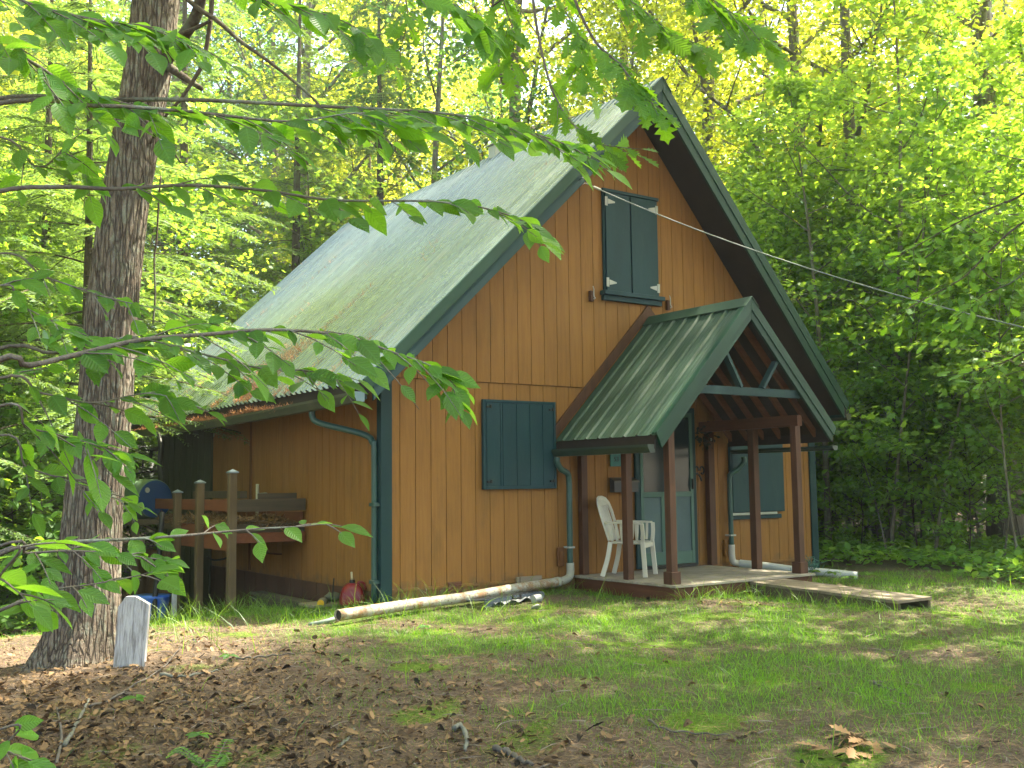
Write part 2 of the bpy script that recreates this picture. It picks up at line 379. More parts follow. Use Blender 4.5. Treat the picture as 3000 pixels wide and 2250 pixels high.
# dark gap teeth at the eave (rib ends) come from the profile; screws
sc = MB()
for j in range(1, 6):
    for i in range(0, 41):
        y = RY0+.012+.150*.35+i*.30+.075
        if y > RY1-.1: continue
        x = XE0+.15+(HX-XE0-.3)*j/6; z = roofz(x)+.007
        n = np.array([-SL, 0, 1])/math.hypot(1, SL); t = np.array([1, 0, SL])/math.hypot(1, SL); c = np.array([x, y, z])
        sc.add([c-t*.006-np.array([0, .006, 0]), c+t*.006-np.array([0, .006, 0]), c+t*.006+np.array([0, .006, 0]), c-t*.006+np.array([0, .006, 0]), c+n*.006], [(0, 1, 4), (1, 2, 4), (2, 3, 4), (3, 0, 4)])
so_ = sc.build('roof_screws', M_fascia, rL); so_['kind'] = 'stuff'
# ---- gutters
def gutter(xc, ya, yb, z, name, par, mat, w=.11, h=.10, n=14, sag=.0, endm=None):
    mb = MB(); Ys = np.linspace(ya, yb, n); prf = [(-w/2, 0), (-w/2, -.03), (-w/2+.02, -h*.7), (-w/2+.03, -h), (w/2, -h), (w/2, 0), (w/2-.006, 0), (w/2-.006, -h+.006), (-w/2+.034, -h+.006), (-w/2+.008, -.03), (-w/2+.012, 0)]
    k = len(prf); V = []; F = []
    for i, y in enumerate(Ys):
        dz = -sag*math.sin(pi*(y-ya)/(yb-ya))
        V += [(xc+a, y, z+c+dz) for a, c in prf]
    for i in range(n-1): F += [(i*k+j, i*k+(j+1) % k, (i+1)*k+(j+1) % k, (i+1)*k+j) for j in range(k)]
    o = mb.add(V, F).build(name, mat, par)
    MB().prism([(xc+a, ya-.006, z+c) for a, c in prf[:6]], (0, .006, 0)).build('gutter_end', endm or mat, o)
    return o
g1 = gutter(XE0-.035, RY0+.05, RY1-.1, 2.165, 'gutter', rL, M_gut, .125, .105, 24, .05, M_gutend)
gutter(XE1+.075, RY0+.1, RY1-.1, 2.17, 'gutter', rR, M_gut, .12, .10)
# ---- downspout at the front-left corner
def pipe(pts, r, name, mat, par, k=12, n=40, flat=None):
    P = spline(pts, n) if n else pts
    return MB().tube(P, r, k).build(name, mat, par, smooth=True)
ds = pipe([(-.50, .74, 2.08), (-.50, .74, 1.98), (-.44, .66, 1.90), (-.12, .22, 1.76), (-.06, .10, 1.66), (-.055, .07, 1.5), (-.055, .07, -.1)], .036, 'downspout', M_down, cabin, 10, 60)
for z in (.95, .10): MB().box((-.10, .00, z), (-.026, .11, z+.04)).build('pipe_bracket', M_down, ds)

# ---- left window shutter (closed board panel with frame and four turn buttons)
def shutter_left():
    x0, x1, z0, z1 = 1.325, 2.41, 1.118, 2.19
    o = MB().box((x0, -.048, z0), (x1, -.016, z1)).build('window_shutter', M_shut, cabin, .004)
    fr = MB()
    for a, c in (((x0, -.062, z0), (x0+.035, -.0485, z1)), ((x1-.035, -.062, z0), (x1, -.0485, z1)), ((x0+.036, -.062, z0), (x1-.036, -.0485, z0+.035)), ((x0+.036, -.062, z1-.035), (x1-.036, -.0485, z1))): fr.box(a, c)
    fr.build('shutter_frame', M_shut, o, .003)
    e = [x0+.045, x0+.245, x0+.28, x0+.485, x0+.685, x0+.88, x1-.042]
    pn = MB()
    for i in range(6): pn.box((e[i]+.004, -.058, z0+.04), (e[i+1]-.004, -.0487, z1-.04))
    pn.build('shutter_boards', M_shut, o, .002)
    for (x, z) in ((x0+.075, z1-.09), (x1-.075, z1-.10), (x0+.075, z0+.09), (x1-.075, z0+.09)):
        MB().box((x-.035, -.080, z-.010), (x+.03, -.0625, z+.012)).box((x+.006, -.095, z-.014), (x+.03, -.081, z+.026)).build('latch', M_black, o, .003)
shutter_left()
# ---- upper window: pair of shutters with hinges and sill
def upper():
    x0, x1, z0, z1 = 3.255, 4.225, 3.66, 5.045; xm = (x0+x1)/2-.02
    fr = MB().box((x0, -.045, z0), (x1, -.016, z1)).build('window_frame', M_shut, cabin, .003)
    for a, c in ((x0+.03, xm-.012), (xm+.012, x1-.02)):
        MB().box((a, -.072, z0+.03), (c, -.0455, z1-.035)).build('shutter', M_shut, fr, .004)
    MB().box((x0-.02, -.082, z1-.03), (x1+.01, -.046, z1+.012)).build('head_trim', M_shut, fr, .004)
    MB().box((x0-.05, -.12, z0-.03), (x1+.05, -.0165, z0+.025)).build('window_sill', M_shut, fr, .004)
    MB().box((x0-.03, -.075, z0-.10), (x1+.03, -.0166, z0-.032)).build('sill_apron', M_shut, fr, .004)
    for x, sg in ((x0+.04, 1), (x1-.03, -1)):
        for z in (z1-.16, z0+.14):
            h = MB().box((x-.022, -.078, z-.06), (x+.022, -.0725, z+.06))
            h.prism([(x+sg*.03, -.078, z-.035), (x+sg*.15, -.078, z-.008), (x+sg*.15, -.078, z+.008), (x+sg*.03, -.078, z+.035)], (0, .0055, 0))
            for q in (-.04, 0, .04): h.box((x-.006, -.081, z+q-.006), (x+.006, -.0781, z+q+.006))
            h.build('hinge', M_white, fr)
upper()
for x, z in ((3.045, 3.60), (4.40, 3.60)):
    o = MB().box((x-.035, -.065, z-.075), (x+.02, -.016, z+.06)).build('hook_block', M_brown, cabin, .003)
    MB().tube(spline([(x+.0, -.07, z+.12), (x, -.085, z+.08), (x, -.085, z+.03), (x, -.09, z-.02), (x+.01, -.10, z-.04), (x, -.08, z-.05)], 14), .006, 6).build('hook', M_white, o)
# ---- right window shutter with ledge
o = MB().box((5.50, -.055, .735), (6.62, -.017, 1.72)).build('window_shutter', M_shut, cabin, .004)
MB().box((5.53, -.065, .75), (6.60, -.0555, 1.70)).build('shutter_panel', M_shut, o, .003)
MB().box((5.48, -.10, .70), (6.40, -.057, .733)).build('shutter_ledge', paint('pale_ledge', (.36, .38, .33), .6), o, .003)
MB().box((5.52, -.05, .64), (6.55, -.018, .699)).build('ledge_apron', M_shut, o, .003)
# ---- vent grille, wood offcut on the wall base
v = MB()
for i in range(6): v.box((.85, -.030, -.06+i*.021), (1.02, -.018, -.06+i*.021+.010))
v.box((.845, -.026, -.07), (.85, -.018, .065)).box((1.02, -.026, -.07), (1.025, -.018, .065)).box((.85, -.019, -.07), (1.02, -.0172, .065))
v.build('vent_grille', paint('vent_brown', (.15, .055, .03), .6), cabin)
MB().box((1.83, -.075, .002), (2.15, -.035, .07)).box((1.78, -.075, -.10), (1.815, -.04, .07)).build('wall_bracket', M_old, cabin, .003)

# ---- door
dx0, dx1, dz0, dz1 = 3.80, 4.77, .085, 2.12
fr = MB()
for a, c in (((dx0-.075, -.05, dz0-.03), (dx0, -.016, dz1+.07)), ((dx1, -.05, dz0-.03), (dx1+.06, -.016, dz1+.07)), ((dx0+.001, -.049, dz1), (dx1-.001, -.0162, dz1+.069))): fr.box(a, c)
df = fr.build('door_frame', M_trim, cabin, .003)
MB().box((dx0, -.09, .045), (dx1, -.017, dz0-.005)).build('door_sill', M_black, df)
MB().box((dx0+.01, -.022, dz0), (dx1-.01, -.0165, dz1)).build('inner_door', M_glass, df)
st = .055; y0, y1 = -.058, -.030
d = MB()
zs = (.98, 1.05)
d.box((dx0+.003, y0, dz0), (dx0+st, y1, dz1-.003)).box((dx1-st, y0, dz0), (dx1-.003, y1, dz1-.003))
d.box((dx0+st, y0+.001, dz0), (dx1-st, y1, dz0+.17)).box((dx0+st, y0+.001, dz1-.06), (dx1-st, y1, dz1-.004)).box((dx0+st, y0+.001, zs[0]), (dx1-st, y1, zs[1]))
xm = (dx0+dx1)/2
d.box((xm-.12, y0+.002, dz0+.17), (xm-.06, y1, zs[0])).box((xm+.10, y0+.002, dz0+.17), (xm+.16, y1, zs[0]))
dr = d.build('screen_door', M_door, cabin, .003)
MB().box((dx0+st, -.040, zs[1]), (dx1-st, -.037, dz1-.06)).build('door_pane', M_glass, dr)
MB().box((dx0+st, -.040, dz0+.17), (xm-.12, -.037, zs[0])).box((xm+.16, -.040, dz0+.17), (dx1-st, -.037, zs[0])).build('lower_screen', M_screen, dr)
MB().box((xm-.06, -.040, dz0+.17), (xm+.10, -.037, zs[0])).build('middle_screen', M_screen, dr)
MB().box((dx1-.04, -.085, 1.08), (dx1-.02, -.0585, 1.22)).box((dx1-.05, -.10, 1.13), (dx1-.025, -.0855, 1.15)).build('door_handle', M_black, dr)

# ---- wall items beside the door
sg = MB().box((3.315, -.030, 1.39), (3.49, -.017, 1.56)).build('house_number_sign', paint('sign_green', (.02, .14, .13), .5), None)
meta(sg, 'small green house number sign reading 53 above the grey mailbox', 'sign')
cu = bpy.data.curves.new('numerals', 'FONT'); cu.body = '53'; cu.size = .085; cu.extrude = .002; cu.align_x = 'CENTER'
tq = bpy.data.objects.new('q', cu); me_ = bpy.data.meshes.new_from_object(tq); bpy.data.objects.remove(tq); to = bpy.data.objects.new('numerals', me_); COL.objects.link(to); to.parent = sg; me_.materials.clear(); me_.materials.append(M_black); to.location = (3.412, -.033, 1.455); to.rotation_euler = (rad(90), 0, 0)
mbx = root('mailbox', (3.50, -.02, 1.05), 'dark grey metal mailbox on the wall left of the screen door', 'mailbox')
MB().prism([(3.30, -.018, 1.055), (3.30, -.115, 1.055), (3.30, -.115, 1.20), (3.30, -.018, 1.245)], (.41, 0, 0)).build('box', M_grey, mbx, .004)
MB().prism([(3.29, -.018, 1.247), (3.29, -.125, 1.203), (3.29, -.125, 1.18), (3.29, -.117, 1.18), (3.29, -.117, 1.2)], (.43, 0, 0)).build('lid', paint('mailbox_lid', (.07, .065, .05), .5), mbx)
# iron wall ornament (two curled loops and a tail)
wo = MB(); c = np.array([4.905, -.04, 1.33])
for sgn in (-1, 1):
    a = np.linspace(0, 1.75*pi, 20); P = [c+np.array([sgn*(.052-.042*np.cos(q)*(1-q*.05)), 0, .062*np.sin(q)*(1-q*.06)]) for q in a]; wo.tube(P, .011, 6)
wo.tube(spline([c+np.array([-.02, 0, -.05]), c+np.array([.005, -.01, -.09]), c+np.array([.03, -.005, -.14])], 8), .012, 6)
meta(wo.build('wall_ornament', M_black, None, smooth=True), 'black curled iron ornament on the wall right of the screen door', 'ornament')
# dark wreath-like leafy bunch over the door corner with a pale lamp glass
rs = np.random.RandomState(4)
wl = root('wall_lantern', (4.97, -.1, 1.78), 'dark leafy wall lantern hanging high right of the screen door', 'lantern')
P = np.array([4.98, -.12, 1.80])+rs.normal(0, 1, (70, 3))*np.array([.085, .035, .10]); D = rs.normal(0, 1, (70, 3))+np.array([0, 0, -.6])
tv = np.array([(-.3, .4, 0), (0, 0, 0), (.3, .4, 0), (0, 1, .1)]); V, F = scatter(tv, np.array([[0, 1, 2, 3]]), P, D, rs.normal(0, 1, (70, 3)), .07)
link('leaf_bunch', arr_mesh('leaf_bunch', V, F), paint('dark_leaf', (.015, .022, .013), .6), wl)
MB().tube([(4.98, -.02, 1.85), (4.98, -.10, 1.88), (4.98, -.10, 1.80)], .008, 6).build('bracket', M_black, wl)
MB().tube([(5.02, -.16, 1.77), (5.03, -.16, 1.74)], [.014, .010], 8).build('lamp_glass', M_white, wl)
# framing posts set on the wall (porch pilasters) and small outlet covers
for xa, xb in ((2.775, 2.87), (5.03, 5.145)):
    MB().box((xa, -.10, .04), (xb, -.018, 1.86)).build('porch_pilaster', M_brown, cabin, .004)
for x, z in ((2.47, .26), (5.40, .24)):
    MB().box((x-.05, -.05, z-.10), (x+.05, -.018, z+.13)).box((x-.035, -.065, z-.03), (x+.035, -.051, z+.09)).build('outlet_cover', M_side if x > 4 else M_groove, cabin, .006)

# ---- porch: deck, posts, beams, roof
deck = MB(); X0, X1, YF = 2.70, 5.03, -1.80
y = -.022
while y > YF: deck.box((X0-.02, y-.135, .008), (X1+.02, y, .036)); y -= .140
dk = deck.build('porch_deck', M_deck, cabin, .003)
MB().box((X0, YF-.002, -.13), (X1, YF+.04, .0075)).build('deck_skirt', M_browny, dk)
MB().box((X0, YF+.041, -.16), (X0+.04, -.02, .0076)).build('side_skirt', M_browny, dk); MB().box((X1-.04, YF+.041, -.16), (X1, -.02, .0076)).build('side_skirt', M_browny, dk)
zb = 1.86
def post(x, y, base, sz=.092):
    o = MB().box((x-sz/2, y-sz/2, .037), (x+sz/2, y+sz/2, zb)).build('porch_post', M_brown, cabin, .004)
    if base: MB().box((x-.07, y-.07, .0365), (x+.07, y+.07, .175)).build('post_base', M_brown, o, .006)
post(2.80, -.92, False); post(2.78, -1.68, True); post(5.02, -.92, False, .10); post(4.93, -1.70, True)
for x in (2.79, 4.98): MB().box((x-.045, -1.74, zb+.001), (x+.045, -.02, zb+.14)).build('porch_beam', M_browny, cabin, .004)
PX, PZ, PE = 4.03, 3.36, 2.42; PS = (PZ-1.70)/(PX-PE); PXR = PX+(PX-PE)*.93
pz = lambda x: PZ-PS*abs(x-PX)
PY0 = -1.87
po = []
for xe, sgn in ((PE, -1), (PXR, 1)):
    pr = MB().add(*ribbed(xe, pz(xe), PX, PZ, ribprofile(PY0+.01, -.02, .2286, .022, .05, .004, .03))).build('porch_roof', M_proof, cabin)
    th = .05*math.hypot(1, PS)
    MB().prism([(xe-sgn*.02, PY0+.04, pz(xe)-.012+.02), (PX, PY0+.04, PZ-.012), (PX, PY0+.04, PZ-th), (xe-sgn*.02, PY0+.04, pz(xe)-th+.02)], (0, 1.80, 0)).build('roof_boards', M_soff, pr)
    th = .165*math.hypot(1, PS)
    xa = xe-sgn*.03
    MB().prism([(xa, PY0+.012, pz(xa)-.03), (PX, PY0+.012, PZ-.03), (PX, PY0+.012, PZ-th), (xa-sgn*.06, PY0+.012, pz(xa-sgn*.06)-th)], (0, .035, 0)).build('rake_fascia', M_fascia, pr, .004)
    tt = .085*math.hypot(1, PS)
    mb = MB().prism([(xe, PY0, pz(xe)+.030), (PX, PY0, PZ+.03), (PX, PY0, PZ-tt), (xe-sgn*.05, PY0, pz(xe-sgn*.05)-tt)], (0, .010, 0))
    mb.prism([(xe, PY0+.011, pz(xe)+.030), (PX, PY0+.011, PZ+.03), (PX, PY0+.011, PZ+.024), (xe, PY0+.011, pz(xe)+.024)], (0, .10, 0)).build('rake_trim', M_fascia, pr, .003)
    for i in range(6):
        yy = PY0+.25+i*.29; xx = xe-sgn*.10
        MB().prism([(xx, yy, pz(xx)-.055*1.43), (PX+sgn*.02, yy, PZ-.055*1.43), (PX+sgn*.02, yy, PZ-.15*1.43), (xx, yy, pz(xx)-.13*1.43)], (0, .038, 0)).build('rafter', M_raft, pr)
    MB().box((xe-sgn*.02-.010, PY0+.05, pz(xe)-.15), (xe-sgn*.02+.010, -.03, pz(xe)-.02)).build('eave_fascia', M_soff, pr)  # near-black colour stands in for the shaded gap above the gutter
    po.append(pr)
cp = MB()
cp.prism([(PX-.12, PY0-.01, PZ-.12*PS+.04), (PX, PY0-.01, PZ+.045), (PX, PY0-.01, PZ+.037), (PX-.12, PY0-.01, PZ-.12*PS+.032)], (0, 1.86, 0))
cp.prism([(PX+.12, PY0-.01, PZ-.12*PS+.04), (PX, PY0-.01, PZ+.0451), (PX, PY0-.01, PZ+.0371), (PX+.12, PY0-.01, PZ-.12*PS+.032)], (0, 1.86, 0))
cp.build('ridge_cap', M_proof, po[0])
# ledger board on the wall following the porch roof
for sgn, xe in ((-1, PE-.0), (1, PXR)):
    MB().prism([(xe, -.016, pz(xe)+.04), (PX, -.016, PZ+.04), (PX, -.016, PZ+.20), (xe, -.016, pz(xe)+.20)], (0, -.03, 0)).build('wall_ledger', M_brown, cabin)
# gable truss: tie beam with two struts
tz = 2.25
tr = MB().box((3.06, PY0+.06, tz-.05), (4.92, PY0+.10, tz+.05)).build('tie_beam', M_trim, cabin, .003)
for sx, ex in ((3.86, 3.62), (4.24, 4.50)):
    MB().beam((sx, PY0+.08, tz+.05), (ex, PY0+.08, pz(ex)-.24), .038, .085, (0, 1, 0)).build('strut', M_trim, tr)
pg = gutter(PE-.03, PY0+.06, -.04, 1.60, 'porch_gutter', po[0], M_pgut, .11, .09, 8, 0, M_pgut)
gutter(PXR+.03, PY0+.06, -.04, 1.62, 'porch_gutter', po[1], M_pgut, .10, .06, 8, 0, M_pgut)
d1 = pipe([(2.37, -.13, 1.50), (2.37, -.13, 1.44), (2.43, -.12, 1.36), (2.55, -.10, 1.30), (2.58, -.09, 1.20), (2.58, -.09, 1.0), (2.575, -.09, .12)], .038, 'downspout', M_down, cabin, 10, 50)
MB().box((2.53, -.135, .38), (2.62, -.02, .40)).build('pipe_strap', M_white, d1)
d2 = pipe([(5.62, -.20, 1.52), (5.62, -.20, 1.44), (5.56, -.15, 1.35), (5.46, -.10, 1.28), (5.44, -.09, 1.15), (5.44, -.09, .25)], .036, 'downspout', M_down, cabin, 10, 50)
MB().box((5.39, -.135, .42), (5.49, -.02, .44)).build('pipe_strap', M_white, d2)
# vents on the roof
x, y = .32, 7.8; z = roofz(x)
vp = MB().tube([(x, y, z-.1), (x, y, z+.25)], .065, 14).build('roof_vent_pipe', paint('vent_boot', (.10, .09, .10), .6), cabin, smooth=True)
MB().tube([(x, y, z+.251), (x, y, z+.62)], .055, 14).build('vent_cap', M_white, vp, smooth=True)
MB().box((HX-.10, 3.2, ZR-.05), (HX+.10, 3.4, ZR+.16)).box((HX-.13, 3.17, ZR+.161), (HX+.13, 3.43, ZR+.185)).build('ridge_vent', M_white, cabin, .01)
# ------------------------------------------------------------------ ground sheet
def green(x, y):
    """0..1 how much living grass grows here"""
    n = np.sin(x*1.9+1.3*np.sin(y*1.1))*np.sin(y*2.3+x*.7+1.1*np.sin(x*1.7))*.5+np.sin(x*4.3+y*3.1)*.22+np.sin(x*.9-y*5.1+2*np.sin(x*2.7))*.22
    a = (x+5.58)*.576+(y+10.46)*.818                      # depth from the camera side of the yard
    b = (x+5.58)*.818-(y+10.46)*.576                      # to the right
    base = .05+.95/(1+np.exp(-(a-6.9+.85*np.clip(b, -3, 3)+.6*n)*1.5))
    base *= 1/(1+np.exp((np.hypot(x+3.35, y+1.1)-1.7)*-3))*1.0
    far = 1/(1+np.exp((np.hypot(x-1, y+1.5)-8.3)*1.5))
    left = 1/(1+np.exp(-(x+4.2)*2))
    return np.clip(base*(.62+.55*n)*far*left, 0, 1)
def moss(x, y):
    n = np.sin(x*3.1+1.9*np.sin(y*2.1+1))*np.sin(y*3.3+1.3*np.sin(x*2.3))
    return np.clip((n-.35)*2.2, 0, 1)
gx = np.concatenate([np.linspace(-70, -9, 40), np.arange(-8.9, 11, .09), np.linspace(11.2, 90, 50)])
gy = np.concatenate([np.linspace(-60, -11, 30), np.arange(-10.9, 6, .09), np.linspace(6.2, 100, 60)])
GX, GY = np.meshgrid(gx, gy); rs = np.random.RandomState(3)
GZ = gz(GX, GY)+(rs.rand(*GX.shape)-.5)*.022*(np.hypot(GX, GY) < 14)
V = np.stack([GX, GY, GZ], -1).reshape(-1, 3); nx, ny = len(gx), len(gy)
I = (np.arange(ny-1)[:, None]*nx+np.arange(nx-1)[None]).ravel()
me = arr_mesh('ground', V, np.stack([I, I+1, I+1+nx, I+nx], 1))
ca = me.attributes.new('cover', 'FLOAT_COLOR', 'POINT')
G = green(V[:, 0], V[:, 1]); Mo = moss(V[:, 0], V[:, 1])*np.clip(1-abs(G-.45)*1.2, .15, 1)*(np.hypot(V[:, 0]-1, V[:, 1]+3) < 10)
ca.data.foreach_set('color', np.stack([G, Mo, G*0, G*0+1], 1).astype(np.float32).ravel())
t = NT('forest_soil'); v = t.coord((1, 1, 1), 'World')
vo = t.node('ShaderNodeTexVoronoi'); t.lk(v, vo.inputs['Vector']); vo.inputs['Scale'].default_value = 26; vo.inputs['Randomness'].default_value = 1
vo2 = t.node('ShaderNodeTexVoronoi'); t.lk(t.coord((1, 2.6, 1), 'World', (0, 0, .6)), vo2.inputs['Vector']); vo2.inputs['Scale'].default_value = 60
n1 = t.noise(v, 1.3, 8, .65); n2 = t.noise(v, 45, 5, .7)
s1 = t.node('ShaderNodeSeparateColor'); t.lk(vo.outputs['Color'], s1.inputs[0]); s2 = t.node('ShaderNodeSeparateColor'); t.lk(vo2.outputs['Color'], s2.inputs[0])
lit = t.ramp(s1.outputs[0], [(0, (.048, .034, .026)), (.35, (.080, .056, .042)), (.6, (.12, .085, .064)), (.85, (.17, .13, .098)), (1, (.24, .20, .16))])
lit2 = t.ramp(s2.outputs[0], [(0, (.04, .025, .018)), (.5, (.105, .062, .042)), (1, (.23, .17, .12))])
col = t.mix(.5, lit, lit2); col = t.mix(t.ramp(n1, [(.4, 0), (.62, .6)]), col, (.095, .075, .058)); col = t.mix(.25, col, t.ramp(n2, [(.3, (.04, .03, .024)), (.7, (.26, .21, .165))]))
at_ = t.node('ShaderNodeAttribute', attribute_name='cover'); sa = t.node('ShaderNodeSeparateColor'); t.lk(at_.outputs['Color'], sa.inputs[0])
mg = t.node('ShaderNodeMath', operation='MULTIPLY_ADD'); t.lk(n2, mg.inputs[0]); mg.inputs[1].default_value = 1.1; 
m0 = t.node('ShaderNodeMath', operation='ADD'); t.lk(sa.outputs[0], m0.inputs[0]); m0.inputs[1].default_value = -.75; t.lk(m0.outputs[0], mg.inputs[2])
col = t.mix(t.ramp(mg.outputs[0], [(.1, 0), (.55, .8)]), col, t.ramp(n2, [(.35, (.045, .075, .018)), (.65, (.085, .13, .03))]))
mm = t.node('ShaderNodeMath', operation='MULTIPLY_ADD'); t.lk(n2, mm.inputs[0]); mm.inputs[1].default_value = .9; m1 = t.node('ShaderNodeMath', operation='ADD'); t.lk(sa.outputs[1], m1.inputs[0]); m1.inputs[1].default_value = -.7; t.lk(m1.outputs[0], mm.inputs[2])
col = t.mix(t.ramp(mm.outputs[0], [(.12, 0), (.4, .85)]), col, t.ramp(n2, [(.35, (.06, .12, .012)), (.65, (.13, .21, .02))]))
ad = t.node('ShaderNodeMath', operation='MULTIPLY_ADD'); t.lk(vo.outputs['Distance'], ad.inputs[0]); ad.inputs[1].default_value = .8; t.lk(n2, ad.inputs[2])
t.bump(ad.outputs[0], .9, .03); t.set(col, .95, 0, .1)
ground = link('ground', me, t.m, None, True); meta(ground, 'forest floor of brown leaf litter turning to thin lawn before the cabin', 'ground', None, 'structure')
# ------------------------------------------------------------------ trees: prototypes, then copies
L_can = leafmat("canopy_leaf", (.085, .20, .035), (.70, .86, .05), .5, .60, .40)
L_sap = leafmat("maple_leaf", (.075, .18, .036), (.50, .78, .06), .5, .58, .32)
L_dark = leafmat('shade_leaf', (.08, .20, .04), (.38, .66, .05), .5, .5, .35)
L_hem = leafmat("hemlock_needle", (.07, .135, .04), (.21, .36, .05), .6, .4, .35)
L_beech = leafmat("beech_leaf", (.060, .165, .030), (.30, .64, .035), .38, .55, .28, True)
L_oak = leafmat("oak_leaf", (.065, .17, .025), (.32, .64, .02), .42, .55, .22, True)
B_for = barkmat('forest_bark', (.10, .085, .07), (.22, .195, .16), (.25, .27, .22), 9)
B_dark = barkmat('dark_bark', (.045, .035, .028), (.11, .09, .07), (.12, .14, .10), 9)
LEAF = (np.array([(0, 0, 0), (-.34, .30, .06), (-.30, .68, .05), (0, 1, -.06), (.30, .68, .05), (.34, .30, .06)]),
        np.array([[0, 3, 2, 1], [0, 5, 4, 3]]))
MAPLE = (np.array([(0, 0, 0), (-.25, .12, .03), (-.52, .30, .04), (-.30, .50, .03), (-.42, .86, .0), (-.12, .68, .02), (0, 1.05, -.05),
                   (.12, .68, .02), (.42, .86, 0), (.30, .50, .03), (.52, .30, .04), (.25, .12, .03)]),
         np.array([[0, 3, 2, 1], [0, 5, 4, 3], [0, 7, 6, 5], [0, 9, 8, 7], [0, 11, 10, 9]]))
def limbs(rs, base, H, r0, cb, cr, nl, up, lean=.3, nsub=6, prof=None, droop=0.0):
    """returns trunk+limb tubes and a list of twig points (pos, dir)"""
    mb = MB(); n = 10
    T = np.zeros((n, 3)); T[:, 2] = np.linspace(-.3, H, n); ph = rs.rand(2)*6
    T[:, 0] = lean*np.sin(T[:, 2]/H*2+ph[0])-lean*np.sin(ph[0]); T[:, 1] = lean*np.sin(T[:, 2]/H*2.5+ph[1])-lean*np.sin(ph[1])
    TS = spline(T, 16); tr = r0*(1-.88*np.linspace(0, 1, 16)**.9); tr[0] *= 1.35; mb.tube(TS, tr, 10)
    tw = []
    for i in range(nl):
        u = (i+.5*rs.rand())/nl; h = cb+(H-cb)*u**.95; az = i*2.4+rs.rand()*.8
        k = np.interp(h, TS[:, 2], np.arange(16)); b0 = np.array([np.interp(k, np.arange(16), TS[:, j]) for j in range(3)])
        L = cr*(prof(u) if prof else (math.sin(pi*min(1, .25+.75*u))**.6*(1.05-.35*u)))*(.75+.5*rs.rand())
        e = up*(.6+.8*rs.rand())+.3*u; d = np.array([cos(az)*cos(e), sin(az)*cos(e), sin(e)])
        m = 6; P = [b0]
        for q in range(m-1):
            d = nrm(d+np.array([0, 0, .06-droop])+rs.normal(0, .09, 3)); P.append(P[-1]+d*L/(m-1))
        P = np.array(P); rr = max(.012, r0*.34*(1-.7*u))
        mb.tube(P, np.linspace(rr, rr*.25, m), 5, False)
        for s in range(nsub):
            tt = .25+.75*(s+rs.rand())/nsub; x = tt*(m-1); a = int(min(x, m-2)); p = P[a]+(P[a+1]-P[a])*(x-a)
            sd = 1 if s % 2 else -1; dd = nrm(P[a+1]-P[a]); side = nrm(np.cross(dd, (0, 0, 1)))*sd
            d2 = nrm(dd*.7+side*(.8+.4*rs.rand())+np.array([0, 0, .12-droop+.15*rs.normal()])); L2 = L*.38*(.6+.8*rs.rand())
            Q = [p+d2*L2*w+np.array([0, 0, -.10*L2*w*w]) for w in (0, .35, .7, 1.)]
            mb.tube(Q, [rr*.3, rr*.22, rr*.14, rr*.06], 4, False)
            for w in np.linspace(.25, 1.05, 5): tw.append(np.concatenate([p+d2*L2*w, d2]))
        tw.append(np.concatenate([P[-1], d])); tw.append(np.concatenate([P[-2], d]))
    return mb, np.array(tw)
def leaves_on(rs, tw, per, sh, sv, size, tmpl, flat=.45):
    N = len(tw)*per; P = np.repeat(tw[:, :3], per, 0); D = np.repeat(tw[:, 3:], per, 0)
    off = rs.normal(0, 1, (N, 3))*np.array([sh, sh, sv]); P = P+off
    D = nrm(D*.5+nrm(off)*.6+rs.normal(0, .35, (N, 3))+np.array([0, 0, -.35])); Nn = np.array([0, 0, 1.])+rs.normal(0, flat, (N, 3))
    return scatter(tmpl[0], tmpl[1], P, D, Nn, size*(.65+.7*rs.rand(N)))
def tree_proto(name, seed, H, r0, cb, cr, nl, up, per, sh, sv, size, tmpl, lm, bm, **k):
    rs = np.random.RandomState(seed); mb, tw = limbs(rs, None, H, r0, cb, cr, nl, up, **k)
    me = bpy.data.meshes.new(name+'_trunk'); me.from_pydata(mb.v, [], mb.f); me.update(); me.polygons.foreach_set('use_smooth', [True]*len(me.polygons)); me.materials.append(bm)
    V, F = leaves_on(rs, tw, per, sh, sv, size, tmpl)
    mc = arr_mesh(name+'_crown', V, F); mc.materials.append(lm); return (me, mc)
